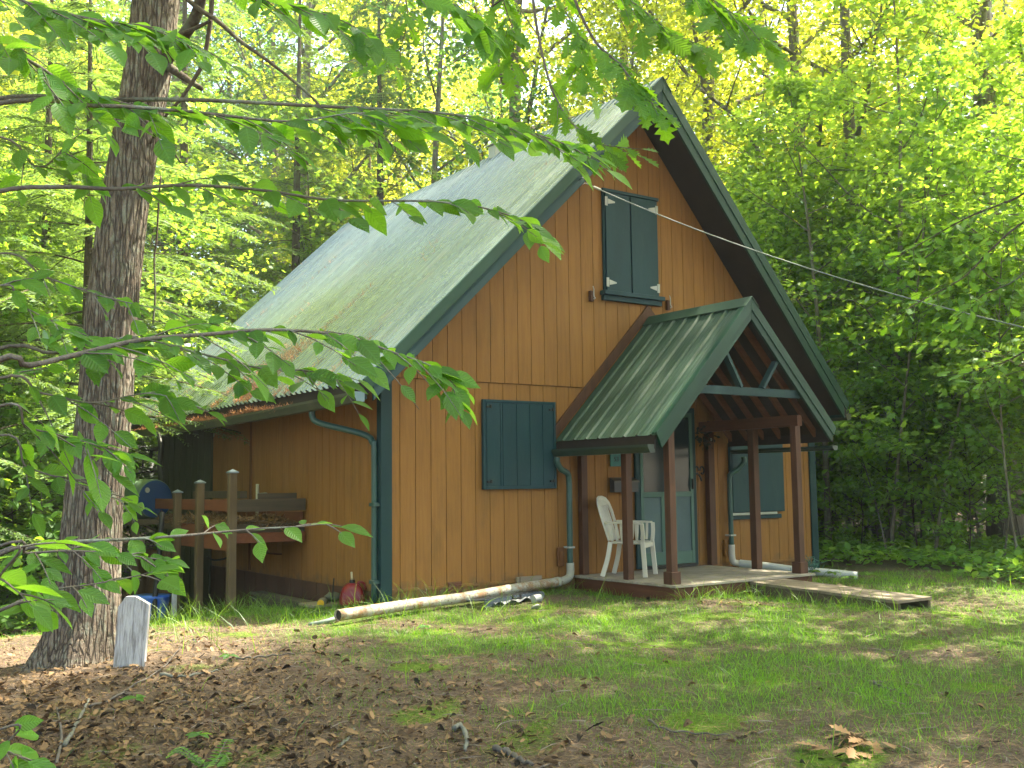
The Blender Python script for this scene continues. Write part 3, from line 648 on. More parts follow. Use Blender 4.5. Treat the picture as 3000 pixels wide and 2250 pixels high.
def hemlock_proto(seed, H, r0, cb, cr, lm, bm, nl=60):
    rs = np.random.RandomState(seed); mb = MB(); T = np.array([(0, 0, -.3), (.05, 0, H*.5), (0, .05, H)]); mb.tube(spline(T, 8), np.linspace(r0, .02, 8), 9)
    P, D, N = [], [], []
    for i in range(nl):
        u = (i+rs.rand())/nl; h = cb+(H-cb)*u; az = i*2.4+rs.rand(); L = cr*(1-u)**.75*(.7+.5*rs.rand())+.15
        d = np.array([cos(az), sin(az), .10-.05*rs.rand()]); side = np.array([-sin(az), cos(az), 0]); m = 12
        B = np.array([np.array([0, 0, h])+d*L*w+np.array([0, 0, -.28*L*w*w]) for w in np.linspace(0, 1, m)])
        mb.tube(B, np.linspace(.022*max(.4, 1-u), .004, m), 4, False)
        ns = int(6+L*11)
        for s in range(ns):
            w = .12+.88*(s+rs.rand())/ns; a = w*(m-1); q = int(min(a, m-2)); p = B[q]+(B[q+1]-B[q])*(a-q); t = nrm(B[q+1]-B[q]); sd = 1 if s % 2 else -1
            dd = nrm(t*.8+side*sd*(.75)+np.array([0, 0, -.12+.1*rs.normal()])); L2 = (.12+.30*L*(1-w)**.7*.8)*(.7+.6*rs.rand()); nn = int(7+L2*34)
            ww = np.linspace(.05, 1, nn); pp = p+dd*L2*ww[:, None]+np.array([0, 0, -.12])*L2*ww[:, None]**2
            sgn = np.where(np.arange(nn) % 2, 1, -1)[:, None]; nd = nrm(dd*.75+np.cross(dd, (0, 0, 1))*sgn*.9+rs.normal(0, .16, (nn, 3)))
            P.append(pp); D.append(nd); N.append(np.tile([0, 0, 1.], (nn, 1))+rs.normal(0, .3, (nn, 3)))
    P, D, N = map(np.concatenate, (P, D, N)); V, F = scatter(np.array([(-.13, 0, 0), (.13, 0, 0), (.10, 1, -.05), (-.10, 1, -.05)]), np.array([[0, 1, 2, 3]]), P, D, N, .075*(.7+.6*rs.rand(len(P))))
    me = bpy.data.meshes.new('hemlock_trunk'); me.from_pydata(mb.v, [], mb.f); me.update(); me.materials.append(bm)
    mc = arr_mesh('hemlock_crown', V, F); mc.materials.append(lm); return (me, mc)
TALL = [tree_proto('tall', 10+i, H, r, cb, cr, nl, .45, per, .36, .14, .118, LEAF, L_can, B_for, nsub=7) for i, (H, r, cb, cr, nl, per) in enumerate(
    [(19, .20, 4.5, 3.9, 22, 14), (17, .16, 3.5, 3.6, 20, 14), (22, .26, 6.5, 4.4, 24, 14), (15, .13, 2.6, 3.2, 18, 14)])]
L_deep = leafmat("deep_leaf", (.045, .13, .045), (.20, .44, .06), .5, .5, .35)  # darker blue-green leaf copy, mixed in for tonal contrast between trees
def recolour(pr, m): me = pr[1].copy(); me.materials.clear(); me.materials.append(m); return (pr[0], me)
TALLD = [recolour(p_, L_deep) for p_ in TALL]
MAP = [tree_proto('maple', 30+i, H, r, cb, cr, nl, .22, per, .22, .05, .108, MAPLE, L_sap, B_for, nsub=6, lean=.35) for i, (H, r, cb, cr, nl, per) in enumerate(
    [(6.5, .045, 1.3, 1.9, 14, 9), (8.5, .06, 2.2, 2.3, 16, 9), (5.0, .032, .9, 1.5, 12, 9), (10., .08, 3.0, 2.6, 18, 9)])]
SHR = [tree_proto('sapling', 50+i, H, .018, .25, cr, nl, .35, per, .13, .05, .10, LEAF, L_dark, B_dark, nsub=5, lean=.15) for i, (H, cr, nl, per) in enumerate(
    [(2.2, .8, 9, 4), (3.0, 1.0, 11, 4), (1.3, .6, 7, 4)])]
HEM = [hemlock_proto(70, 14, .17, 1.2, 3.4, L_hem, B_dark, 80), hemlock_proto(71, 8, .09, .8, 2.5, L_hem, B_dark, 55)]
def plant(proto, name, x, y, s, rz, label, cat, group=None, z=None, tilt=(0, 0), crown='crown'):
    r = root(name, (x, y, float(gz(x, y)) if z is None else z), label, cat, group)
    r.scale = (s, s, s*1.0); r.rotation_euler = (tilt[0], tilt[1], rz)
    for nm, me in zip(('trunk', crown), proto):
        o = bpy.data.objects.new(nm, me); COL.objects.link(o); o.parent = r
    return r
rs = np.random.RandomState(11)
def pol(ang_deg, L): a = rad(ang_deg); return CAM[0]+L*sin(a), CAM[1]+L*cos(a)
# view directions: left frame edge 9 deg, cabin 17..50, right frame edge 61 (degrees from +y towards +x)
placed = []
def free(x, y, dmin):
    if -2.2 < x < 9.0 and -3.2 < y < 10.3: return False
    if -9 < x < 9.5 and -12 < y < 1.6 and (x+5.58)*.9-(y+10.46)*.5 > -3: return False
    if any((x-a)**2+(y-b)**2 < dmin*dmin for a, b in placed): return False
    placed.append((x, y)); return True
def zone(a):
    return 'left of the cabin' if a < 17 else ('behind the cabin roof' if a < 44 else 'right of the cabin')
# hand-set trees that the photograph singles out
for (u, v0, L, pi_, s, lab) in [
    (2395, 0, 24, 2, 1.0, 'grey forked forest trunk left of a pair, just right of the cabin ridge'),
    (2560, 0, 22, 0, 1.1, 'straight grey trunk with rising forks right of the cabin roof'),
    (2110, 0, 27, 2, 1.15, 'thick lichened trunk close behind the right roof slope'),
    (870, 0, 30, 2, 1.0, 'dark broad trunk behind the far end of the roof'),
    (2300, 0, 31, 0, 1.1, 'slim forest tree standing between the roof edge and the forked trunk')]:
    p = at(u, 1400, L); placed.append((p[0], p[1]))
    plant(TALL[pi_], 'forest_tree', p[0], p[1], s, rs.rand()*6, lab, 'tree')
n = 0
for k in range(4000):
    if n >= 52: break
    a = rs.uniform(4, 64); L = 15+rs.rand()**.8*40; x, y = pol(a, L)
    if L < 19 and 20 < a < 55: continue
    if L < 25 and 43 < a < 56: continue
    if L < 21 and a > 43: continue
    if -2.5 < x < 7 and y < 25: continue
    if not free(x, y, 2.3): continue
    zn = zone(a); dist = 'near' if L < 25 else ('mid-distance' if L < 38 else 'distant')
    dk_ = rs.rand() < (.55 if 16 < a < 44 else .3); sh_ = 'deep green' if dk_ else 'yellow-green'
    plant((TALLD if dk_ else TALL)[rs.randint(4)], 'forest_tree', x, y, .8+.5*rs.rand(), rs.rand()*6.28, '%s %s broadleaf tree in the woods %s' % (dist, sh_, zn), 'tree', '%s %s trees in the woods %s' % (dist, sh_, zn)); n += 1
n = 0
for k in range(4000):
    if n >= 76: break
    a = rs.uniform(40, 68) if rs.rand() < .72 else rs.uniform(4, 30); L = 15.5+rs.rand()**1.2*20; x, y = pol(a, L)
    if not free(x, y, .75): continue
    zn = zone(a) if a > 44 or a < 17 else 'behind the cabin'
    k_ = rs.randint(4); plant(MAP[k_], 'maple_sapling', x, y, .75+.5*rs.rand(), rs.rand()*6.28, '%s maple sapling with pale leaves %s, %s' % (['whip-thin', 'slim arching', 'small bushy', 'tall pole-like'][k_], zn, 'at the wood edge' if L < 19 else ('a little inside the woods' if L < 25 else 'deep in the woods')), 'sapling', 'maple saplings %s' % zn, tilt=(rs.normal(0, .06), rs.normal(0, .06))); n += 1
n = 0
for k in range(4000):
    if n >= 80: break
    a = rs.uniform(43, 66) if rs.rand() < .62 else rs.uniform(5, 24); L = 15.2+rs.rand()**1.5*14; x, y = pol(a, L)
    if not free(x, y, .55): continue
    zn = zone(a) if a > 44 or a < 17 else 'behind the cabin'
    k_ = rs.randint(3); plant(SHR[k_], 'leafy_shrub', x, y, .7+.6*rs.rand(), rs.rand()*6.28, '%s leafy shrub %s, %s' % (['middling', 'tall loose', 'knee-high'][k_], zn, 'beside the lawn edge' if L < 18 else 'among the saplings farther back'), 'shrub', 'low shrubs %s' % zn); n += 1
n = 0
for k in range(900):
    if n >= 22: break
    a = rs.uniform(5, 31); L = 34+rs.rand()*24; x, y = pol(a, L)
    if not free(x, y, 2.0): continue
    plant(TALLD[rs.randint(4)] if rs.rand() < .7 else TALL[rs.randint(4)], 'forest_tree', x, y, .9+.4*rs.rand(), rs.rand()*6.28, 'distant tree closing the woods beyond the far end of the roof', 'tree', 'distant trees beyond the far end of the roof'); n += 1
n = 0
POLE = [tree_proto('pole', 90+i, H, r_, cb, cr, nl, .5, per, .16, .05, .10, MAPLE, L_dark, B_for, nsub=3, lean=.30) for i, (H, r_, cb, cr, nl, per) in enumerate([(5.5, .020, 1.2, .8, 12, 5), (4.2, .014, .8, .7, 10, 5), (7.0, .030, 2.0, 1.0, 13, 5)])]
for k in range(4000):
    if n >= 85: break
    a = rs.uniform(46, 66) if rs.rand() < .85 else rs.uniform(6, 16); L = 15.0+rs.rand()**1.3*13; x, y = pol(a, L)
    if not free(x, y, .42): continue
    zn = zone(a) if a > 44 or a < 17 else 'behind the cabin'
    k_ = rs.randint(3); plant(POLE[k_], 'pole_sapling', x, y, .8+.5*rs.rand(), rs.rand()*6.28, '%s bare-stemmed pole sapling %s, %s' % (['thin', 'spindly short', 'taller thicker'][k_], zn, 'first row behind the lawn' if L < 17.5 else ('in the shaded second rows' if L < 21 else 'far back in the shade')), 'sapling', 'pole saplings %s' % zn, tilt=(rs.normal(0, .09), rs.normal(0, .09))); n += 1
gb = []
for k in range(900):
    a = rs.uniform(44, 64) if rs.rand() < .75 else rs.uniform(5, 17); L = 14.6+rs.rand()*9; x, y = pol(a, L)
    if -2.2 < x < 8.2 and y > -2.6 and y < 10: continue
    gb.append((x, y))
gb = np.array(gb); m_ = 14; P = np.repeat(np.column_stack([gb, gz(gb[:, 0], gb[:, 1])]), m_, 0)+rs.normal(0, 1, (len(gb)*m_, 3))*np.array([.16, .16, .07])+np.array([0, 0, .16])
V, F = scatter(LEAF[0], LEAF[1], P, rs.normal(0, 1, P.shape)*np.array([1, 1, .3]), np.array([0, 0, 1.])+rs.normal(0, .4, P.shape), .09+.06*rs.rand(len(P)))
meta(link('undergrowth', arr_mesh('undergrowth', V, F), L_dark, None), 'low leafy undergrowth on the shaded forest floor', 'undergrowth', None, 'stuff')
for i, (x, y, s, lab) in enumerate([(-5.7, 4.0, .9, 'near hemlock just left of the frame behind the beech boughs'), (-5.0, 8.2, 1.0, 'hemlock filling the left edge behind the hardwood trunk')]): placed.append((x, y)); plant(HEM[i], 'hemlock', x, y, s, i*2., lab, 'tree')
plant(hemlock_proto(72, 9, .10, 2.6, 3.2, L_hem, B_dark, 62), 'hemlock', -2.0, 5.2, 1.05, .6, 'hemlock whose feathery sprays reach over the low far end of the roof', 'tree')
for i, (a, L, pr, s, lab) in enumerate([
    (7, 18, 1, 1.0, 'young hemlock with drooping sprays left of the trunk'), (11, 21, 0, .9, 'tall hemlock behind the leaning hardwood trunk'),
    (6.5, 18, 0, 1.0, 'hemlock at the left edge with feathery low boughs'), (5.8, 21.3, 1, 1.25, 'slender hemlock whose sprays hang at the left behind the trunk'),
    (17.5, 23, 0, 1.05, 'tall hemlock far behind the blue barrel'), (12, 24, 0, 1.1, 'distant hemlock in the left woods'),
    (23.5, 25, 0, 1.0, 'dark hemlock rising behind the roof end'), (57.5, 22, 1, 1.0, 'small hemlock deep in the right woods'), (28, 27, 0, 1.1, 'hemlock behind the sunlit roof panel'), (1.5, 16, 1, .95, 'hemlock just outside the left edge')]):
    x, y = pol(a, L); placed.append((x, y)); plant(HEM[pr], 'hemlock', x, y, s, i*1.7, lab, 'tree')
# trees added around the clearing for their shade (most stand outside the frame)
for i, (x, y, pr, s) in enumerate([(-7.0, -1.2, 1, .95), (-9, 9, 3, 1.1), (8.0, -5.6, 2, 1.0), (4.2, -6.5, 2, 1.0), (1.5, -8.3, 2, .9), (-7.6, 1.5, 1, 1.0), (-7.2, 6.5, 3, 1.0), (-9.5, 4.5, 0, 1), (6.8, -7.2, 0, 1.1), (1.2, -11.5, 2, .95), (10.5, -9.5, 1, 1.1), (6.0, -13.5, 0, 1.0), (0.5, -17, 2, 1.0),
                                   (-9.5, -11, 1, 1.0), (-10, -4, 0, 1.0), (-12, 2, 2, 1)]):
    plant(TALL[pr], 'forest_tree', x, y, s, i*2.1, 'tall broadleaf tree added around the clearing to shade yard and cabin', 'tree', 'tall trees added for shade round the clearing')
# ------------------------------------------------------------------ leaf templates with fold, curl and UV
def tmpl_rows(rows, fold=.05, curl=.14, lobe=0):
    tv, tf = [], []
    for y, wd in rows:
        z = -curl*y*y
        tv += [(-wd, y+lobe*(wd > .18), z+fold*wd*4), (0, y, z), (wd, y+lobe*(wd > .18), z+fold*wd*4)]
    for i in range(len(rows)-1):
        a = i*3; tf += [(a, a+1, a+4, a+3), (a+1, a+2, a+5, a+4)]
    return np.array(tv), np.array(tf)
T_BEECH = tmpl_rows([(0, .008), (.16, .17), (.34, .265), (.52, .27), (.70, .20), (.86, .09), (1, .004)])
T_OAK = tmpl_rows([(0, .012), (.10, .05), (.20, .17), (.30, .10), (.42, .30), (.50, .13), (.62, .37), (.70, .15), (.80, .24), (.88, .09), (1, .004)], .03, .12, .045)
T_DEAD = tmpl_rows([(0, .012), (.12, .06), (.24, .24), (.36, .10), (.50, .36), (.60, .14), (.74, .30), (.84, .10), (1, .01)], .16, .35, .03)
def leaf_obj(name, tm, P, D, N, S, mat, parent):
    V, F = scatter(tm[0], tm[1], P, D, N, S); me = arr_mesh(name, V, F)
    uv = me.uv_layers.new(name='UVMap'); base = tm[0][tm[1].ravel()][:, :2]
    uv.data.foreach_set('uv', np.tile(base, (len(P), 1)).astype(np.float32).ravel())
    return link(name, me, mat, parent, True)
K = 3000/2212
def bough(parent, pts, r, leafmat_, tm, rs, t0=.25, t1=1.0, ntw=12, tl=.30, nleaf=6, size=.11, plane=(0, 0, 1), drop=.35, bmat=None, start=None, bothsides=True):
    """a branch given by pixels of the 2212-wide view and distance; side twigs carry alternate leaves"""
    P = [at(u*K, v*K, d) for u, v, d in pts]
    if start is not None: P = [np.array(start)]+P
    r *= .72; C = spline(P, 40); R = np.linspace(r, r*.16, 40); mb = MB().tube(C, R, 7)
    LP, LD, LN = [], [], []; pn = np.array(plane, float)
    n0 = 40*(1-(1-t0)) if True else 0
    for s in range(ntw):
        t = t0+(t1-t0)*(s+.5*rs.rand())/ntw; i = int(min(t, .999)*39); p = C[i]; T = nrm(C[min(i+1, 39)]-C[max(i-1, 0)])
        side = nrm(np.cross(T, pn))*(1 if s % 2 else -1); L = tl*(.55+.8*rs.rand())*(1-.45*t)
        d = nrm(T*(.9)+side*(.75)+rs.normal(0, .12, 3)+np.array([0, 0, -.10]))
        Q = np.array([p+d*L*w+np.array([0, 0, -.20*L])*w*w for w in (0, .33, .66, 1)]); mb.tube(Q, [.0022, .0019, .0014, .0009], 4, False)
        m = max(2, int(nleaf*(.5+.6*rs.rand())))
        for j in range(m):
            w = .18+.82*(j+.4*rs.rand())/m; q = p+d*L*w+np.array([0, 0, -.20*L])*w*w; sd = 1 if j % 2 else -1
            sv = nrm(np.cross(d, pn))*sd; last = j == m-1
            LP.append(q); LD.append(nrm(d*(1. if last else .65)+sv*(0 if last else .9)+np.array([0, 0, -drop])+rs.normal(0, .22, 3))); LN.append(pn+rs.normal(0, .42, 3))
    # leaves directly on the leader
    for s in range(int(ntw*1.3)):
        t = t0+(t1-t0)*(s+.3)/(ntw*1.3); i = int(min(t, .999)*39); T = nrm(C[min(i+1, 39)]-C[max(i-1, 0)]); sv = nrm(np.cross(T, pn))*(1 if s % 2 else -1)
        LP.append(C[i]); LD.append(nrm(T*.7+sv+np.array([0, 0, -drop])+rs.normal(0, .2, 3))); LN.append(pn+rs.normal(0, .4, 3))
    LP.append(C[-1]); LD.append(nrm(C[-1]-C[-3])); LN.append(pn)
    o = mb.build('branch', bmat or B_for, parent, smooth=True)
    leaf_obj('leaves', tm, np.array(LP), np.array(LD), np.array(LN), size*(.45+.6*rs.rand(len(LP))), leafmat_, o)
    return o
# ------------------------------------------------------------------ the leaning hardwood on the left
rs = np.random.RandomState(21)
base = ground_at(230, 1935); hx, hy = base[0], base[1]
hp = [(216, 1975, .42), (224, 1925, .350), (240, 1850, .305), (254, 1760, .277), (274, 1478, .240), (307, 1200, .226), (330, 900, .220), (367, 600, .211), (432, 217, .213), (457, 0, .21), (500, -350, .20), (540, -700, .18)]
dep = float(np.dot(base-CAM, _F)); hd = np.hypot(base[0]-CAM[0], base[1]-CAM[1]); Fh = np.array([sin(YAW), cos(YAW), 0]); dh = float(np.dot(base-CAM, Fh))
def vplane(u, v, dist):
    r = _F+_R*(u-1500)/CF-_U*(v-1125)/CF; return CAM+r*(dist/np.dot(r, Fh))
HC = [vplane(u, v, dh) for u, v, r in hp]; sc = dh/9.7
CC = spline(HC, 260); RR = np.interp(np.linspace(0, len(hp)-1, 260), range(len(hp)), [r*sc for *_, r in hp])
kk = 150; th = np.arange(kk)*2*pi/kk
Vh = []
ph = rs.rand(12)*6.28
for i in range(260):
    c = CC[i]; z = c[2]; tz_ = np.array([1, 0, 0]); ty = np.array([0, 1, 0])
    flare = max(0, (.55-(z-base[2])))
    wob = sum(np.sin(th*f+ph[j]+z*g_*1.0+1.2*np.sin(z*2.3+ph[j+3]+th*2))*a for j, (f, g_, a) in enumerate([(19, 1.3, .30), (27, -1.9, .25), (36, 2.7, .2), (13, .8, .25)]))
    ridge = 1-np.abs(wob)*1.6; lump = .03*np.sin(th*2+z*1.1+ph[5])+.02*np.sin(th*3-z*.9+ph[6])
    root_ = flare*.35*(np.sin(th*5+ph[7])*.5+.5)
    rr = RR[i]*(1+lump)+.011*ridge*(1+1.6*flare)+root_*.55*flare+rs.normal(0, .0012, kk)
    Vh.append(c+rr[:, None]*(np.cos(th)[:, None]*tz_+np.sin(th)[:, None]*ty))
Vh = np.concatenate(Vh); I = np.arange(259)[:, None]*kk; J = np.arange(kk)[None]
Fh_ = np.stack([(I+J).ravel(), (I+(J+1) % kk).ravel(), (I+kk+(J+1) % kk).ravel(), (I+kk+J).ravel()], 1)
hero = root('hardwood_tree', (hx, hy, float(base[2])), 'big lichened hardwood trunk leaning right beside the pale plank', 'tree')
B_hero0 = barkmat('hardwood_bark', (.060, .050, .043), (.16, .145, .125), (.24, .27, .225), 10, .9)
t = NT('furrowed_bark'); v = t.coord((1, 1, .13), 'World')
wn = t.node('ShaderNodeTexNoise'); t.lk(v, wn.inputs['Vector']); wn.inputs['Scale'].default_value = 9; vm = t.node('ShaderNodeVectorMath', operation='MULTIPLY_ADD'); t.lk(wn.outputs['Color'], vm.inputs[0]); vm.inputs[1].default_value = (.07, .07, .07); t.lk(v, vm.inputs[2])
vo = t.node('ShaderNodeTexVoronoi', feature='DISTANCE_TO_EDGE'); t.lk(vm.outputs[0], vo.inputs['Vector']); vo.inputs['Scale'].default_value = 30
fn = t.noise(t.coord((1, 1, .5), 'World'), 55, 5, .7); bg_ = t.noise(t.coord((1, 1, .5), 'World'), 2.6, 6, .7); sp = t.noise(t.coord((1, 1, .7), 'World'), 16, 6, .75)
col = t.mix(t.ramp(bg_, [(.35, 0), (.65, 1)]), (.135, .098, .075), (.185, .155, .125)); col = t.mix(t.ramp(sp, [(.50, 0), (.60, .75)]), col, (.25, .28, .23)); col = t.mix(.3, col, t.ramp(fn, [(.3, (.05, .04, .035)), (.7, (.3, .28, .24))]))
ed = t.ramp(vo.outputs['Distance'], [(.0, .30), (.16, 1)]); col = t.mix(ed, (.045, .036, .030), col)
ah = t.node('ShaderNodeMath', operation='MULTIPLY_ADD'); t.lk(fn, ah.inputs[0]); ah.inputs[1].default_value = .4; t.lk(ed, ah.inputs[2]); t.bump(ah.outputs[0], 1.0, .02); B_hero = t.set(col, .95, 0, .1)
htr = link('trunk', arr_mesh('trunk', Vh, Fh_), B_hero, hero, True)
def stick(pts, r0, r1, k=7): return tube(spline([vplane(u*K, v*K, dh+dd) for u, v, dd in pts], 16), np.linspace(r0, r1, 16), k)
for pts, a, b in [([(345, 150, 0), (372, 110, -.1), (398, 75, -.2), (425, 30, -.3), (440, -40, -.4)], .060, .045),
                  ([(375, -30, -.1), (430, 20, -.4), (470, 45, -.6), (520, 90, -.9), (570, 125, -1.1), (640, 180, -1.3), (700, 240, -1.5), (745, 330, -1.7)], .024, .006),
                  ([(350, 135, 0), (375, 152, -.1), (405, 172, -.2), (436, 192, -.3)], .045, .020),
                  ([(285, 238, -.22), (320, 265, -.3), (355, 300, -.35), (390, 352, -.4)], .022, .006),
                  ([(458, -20, -.4), (455, 45, -.4), (440, 130, -.4), (420, 170, -.4), (390, 215, -.4), (350, 262, -.35), (300, 360, .2)], .022, .010),
                  ([(375, 80, -.2), (420, 62, -.4), (455, 45, -.5)], .022, .012)]:
    v, f = stick(pts, a, b); MB().add(v, f).build('limb', B_dark, hero, smooth=True)
mbc, tw = limbs(rs, None, 8.5, .16, .8, 3.9, 20, .35, nsub=7)
off = CC[-1]-np.array([0, 0, .2]); tw[:, :3] += off; mbc.v = [tuple(np.array(q)+off) for q in mbc.v]
mbc.build('upper_limbs', B_for, hero, smooth=True)
V, F = leaves_on(rs, tw, 9, .36, .13, .15, LEAF); link('crown', arr_mesh('crown', V, F), L_can, hero)  # limbs and crown above the view, added for the shade they cast
# vine hanging beside the trunk
meta(MB().tube(spline([vplane(u*K, v*K, dh+.5) for u, v in ((347, 380), (343, 430), (338, 520), (333, 560), (335, 640), (330, 700))], 24), .009, 5).build('hanging_vine', B_dark, None, smooth=True), 'thin dark dead vine hanging beside the leaning trunk', 'vine')

# ------------------------------------------------------------------ beech at the left, its boughs cross the view
bx = at(-900, 1125, 3.3); bz = float(gz(bx[0], bx[1]))
beech = root('beech_tree', (bx[0], bx[1], bz), 'beech reaching leafy boughs across the view from the left edge', 'tree')
bt = [(bx[0], bx[1], z+bz) for z in (-.3, 1.2, 3, 5, 7)]
MB().tube(spline([np.array(p)+np.array([.05*math.sin(p[2]), 0, 0]) for p in bt], 20), np.linspace(.12, .05, 20), 12).build('trunk', paint('beech_bark', (.22, .22, .20), .8, .25, 4), beech, smooth=True)
def S(z): return (bx[0], bx[1], z)
rs = np.random.RandomState(8)
BB = [ # pts, radius, t0, ntw, tl, nleaf, size
 ([(-60, 222, 3.2), (200, 216, 3.25), (430, 216, 3.3), (700, 230, 3.4), (900, 240, 3.45), (1050, 258, 3.5), (1190, 300, 3.6), (1245, 320, 3.6)], .013, .48, 21, .38, 6, .120, S(2.2)),
 ([(-60, 236, 3.0), (200, 228, 3.05), (400, 240, 3.1), (620, 262, 3.2), (760, 245, 3.25), (860, 250, 3.3)], .012, .50, 15, .36, 6, .120, S(2.1)),
 ([(-60, 425, 3.1), (120, 404, 3.1), (250, 408, 3.1), (400, 400, 3.15), (560, 410, 3.2), (720, 432, 3.2), (900, 434, 3.25), (1010, 442, 3.25), (1100, 465, 3.3), (1150, 487, 3.3)], .011, .30, 17, .28, 4, .120, S(1.9)),
 ([(-60, 800, 2.7), (60, 790, 2.7), (170, 765, 2.75), (300, 735, 2.8), (450, 722, 2.85), (600, 712, 2.9), (750, 728, 2.95), (860, 765, 3.0), (930, 790, 3.0), (985, 835, 3.0)], .013, .28, 24, .30, 5, .105, S(1.1)),
 ([(-60, 770, 3.0), (120, 762, 3.0), (280, 730, 3.0), (420, 760, 3.05), (560, 795, 3.1), (660, 800, 3.1), (740, 825, 3.1)], .009, .30, 14, .26, 5, .100, S(1.2)),
 ([(-60, 840, 2.8), (90, 850, 2.8), (200, 870, 2.85), (330, 850, 2.9), (450, 890, 2.9)], .007, .25, 9, .22, 4, .095, S(1.0)),
 ([(-60, 900, 2.6), (60, 925, 2.6), (150, 945, 2.65), (215, 965, 2.65), (262, 985, 2.7)], .006, .28, 9, .20, 4, .100, S(.9)),
 ([(-60, 960, 2.8), (60, 1010, 2.8), (150, 1040, 2.8), (260, 1080, 2.85), (310, 1098, 2.9)], .006, .30, 7, .18, 4, .085, S(.8)),
 ([(-60, 1215, 2.4), (40, 1190, 2.4), (130, 1172, 2.4), (270, 1165, 2.45), (380, 1158, 2.45), (470, 1150, 2.5), (560, 1142, 2.5), (640, 1138, 2.5), (705, 1132, 2.5), (738, 1137, 2.5)], .0075, .30, 6, .15, 3, .078, S(.6)),
 ([(-60, 1200, 2.3), (60, 1195, 2.3), (150, 1190, 2.3), (240, 1195, 2.35), (320, 1205, 2.4), (360, 1212, 2.4)], .006, .30, 10, .13, 4, .075, S(.6)),
 ([(-60, 1345, 2.2), (40, 1300, 2.2), (110, 1275, 2.25), (200, 1262, 2.25), (290, 1245, 2.3), (330, 1235, 2.3)], .006, .15, 6, .14, 3, .085, S(.4)),
 ([(-60, 1230, 1.9), (0, 1250, 1.9), (40, 1280, 1.9), (70, 1310, 1.9)], .005, .2, 3, .10, 2, .09, S(.4)),
 ([(-60, -20, 3.2), (100, 20, 3.2), (220, 45, 3.25), (330, 60, 3.3), (430, 105, 3.3)], .010, .18, 19, .32, 6, .120, S(2.9)),
 ([(-60, 90, 3.0), (60, 130, 3.0), (150, 185, 3.05), (260, 220, 3.1), (380, 250, 3.1)], .010, .18, 15, .28, 5, .115, S(2.5)),
 ([(200, -60, 3.4), (420, -50, 3.4), (540, -20, 3.4), (640, 15, 3.5), (740, 45, 3.5), (800, 90, 3.5)], .010, .35, 15, .30, 5, .125, S(3.2)),
 ([(620, -90, 3.3), (800, -60, 3.3), (900, -30, 3.3), (980, 10, 3.3), (1040, 50, 3.3)], .009, .45, 10, .26, 5, .125, (at(300*K, -300, 3.4))),
 ([(-60, 560, 3.2), (100, 600, 3.2), (220, 640, 3.2), (330, 665, 3.2), (440, 690, 3.3)], .006, .3, 9, .20, 4, .085, S(1.5)),
 ([(-60, 300, 3.3), (80, 360, 3.3), (140, 330, 3.3), (200, 395, 3.35)], .007, .3, 8, .22, 4, .100, S(2.0)),
 ([(-60, 640, 2.9), (40, 660, 2.9), (120, 700, 2.9), (180, 735, 2.9)], .006, .3, 8, .20, 4, .095, S(1.3)),
 ([(-60, 1600, 2.0), (10, 1620, 2.0), (60, 1645, 2.0)], .005, .1, 5, .10, 3, .09, S(.0)),
]
for pts, r, t0, ntw, tl, nl, sz, st in BB:
    bough(beech, pts, r, L_beech, T_BEECH, rs, t0, 1.0, ntw, tl, nl, sz, (-.10, -.42, .9), .30, None, st)
# ------------------------------------------------------------------ red oak overhead
ox, oy = (CAM-_F*2.2+_R*2.0)[:2]; oz = float(gz(ox, oy))
oak = root('oak_tree', (ox, oy, oz), 'oak behind the camera dangling lobed leaves before the cabin peak', 'tree')
MB().tube(spline([(ox, oy, oz-.3), (ox+.1, oy, 2), (ox, oy+.1, 5), (ox-.2, oy+.3, 9)], 20), np.linspace(.26, .14, 20), 14).build('trunk', B_for, oak, smooth=True)
O = lambda z: (ox, oy+.1, z)
for pts, r, t0, ntw, tl, nl, sz in [
 ([(1120, -260, 4.4), (1145, -60, 4.5), (1160, 60, 4.5), (1185, 170, 4.5), (1210, 230, 4.5), (1240, 270, 4.5), (1290, 308, 4.5), (1340, 318, 4.5), (1385, 322, 4.5)], .012, .45, 8, .16, 3, .13),
 ([(1180, -300, 4.2), (1220, -80, 4.3), (1250, 20, 4.3), (1290, 95, 4.3), (1335, 135, 4.3), (1370, 180, 4.3), (1400, 215, 4.3), (1430, 238, 4.3)], .013, .50, 9, .16, 4, .16),
 ([(1230, -280, 4.6), (1290, -100, 4.6), (1340, -20, 4.6), (1400, 30, 4.6), (1450, 70, 4.6), (1500, 92, 4.6)], .010, .40, 12, .26, 5, .15),
 ([(1280, -280, 4.3), (1400, -120, 4.3), (1500, -30, 4.3), (1570, 20, 4.3), (1640, 70, 4.3)], .011, .40, 13, .30, 5, .16),
 ([(1000, -260, 5.0), (1060, -90, 5.0), (1090, 10, 5.0), (1110, 80, 5.0), (1105, 150, 5.0)], .009, .45, 10, .24, 4, .14),
 ([(1120, -300, 5.2), (1180, -60, 5.2), (1230, 40, 5.2), (1260, 100, 5.2), (1250, 160, 5.2)], .009, .40, 11, .26, 4, .14),
 ([(800, -300, 5.5), (860, -60, 5.5), (880, 30, 5.5), (860, 110, 5.5), (810, 140, 5.5)], .009, .5, 8, .22, 4, .13)]:
    bough(oak, pts, r, L_oak, T_OAK, rs, t0, 1.0, ntw, tl, nl, sz, (-.2, -.55, .8), .45, None, O(6.5))
mbc, tw = limbs(rs, None, 7, .12, .6, 4.2, 18, .3, nsub=7); off = np.array([ox-.2, oy+.3, 7.0]); tw[:, :3] += off; mbc.v = [tuple(np.array(q)+off) for q in mbc.v]
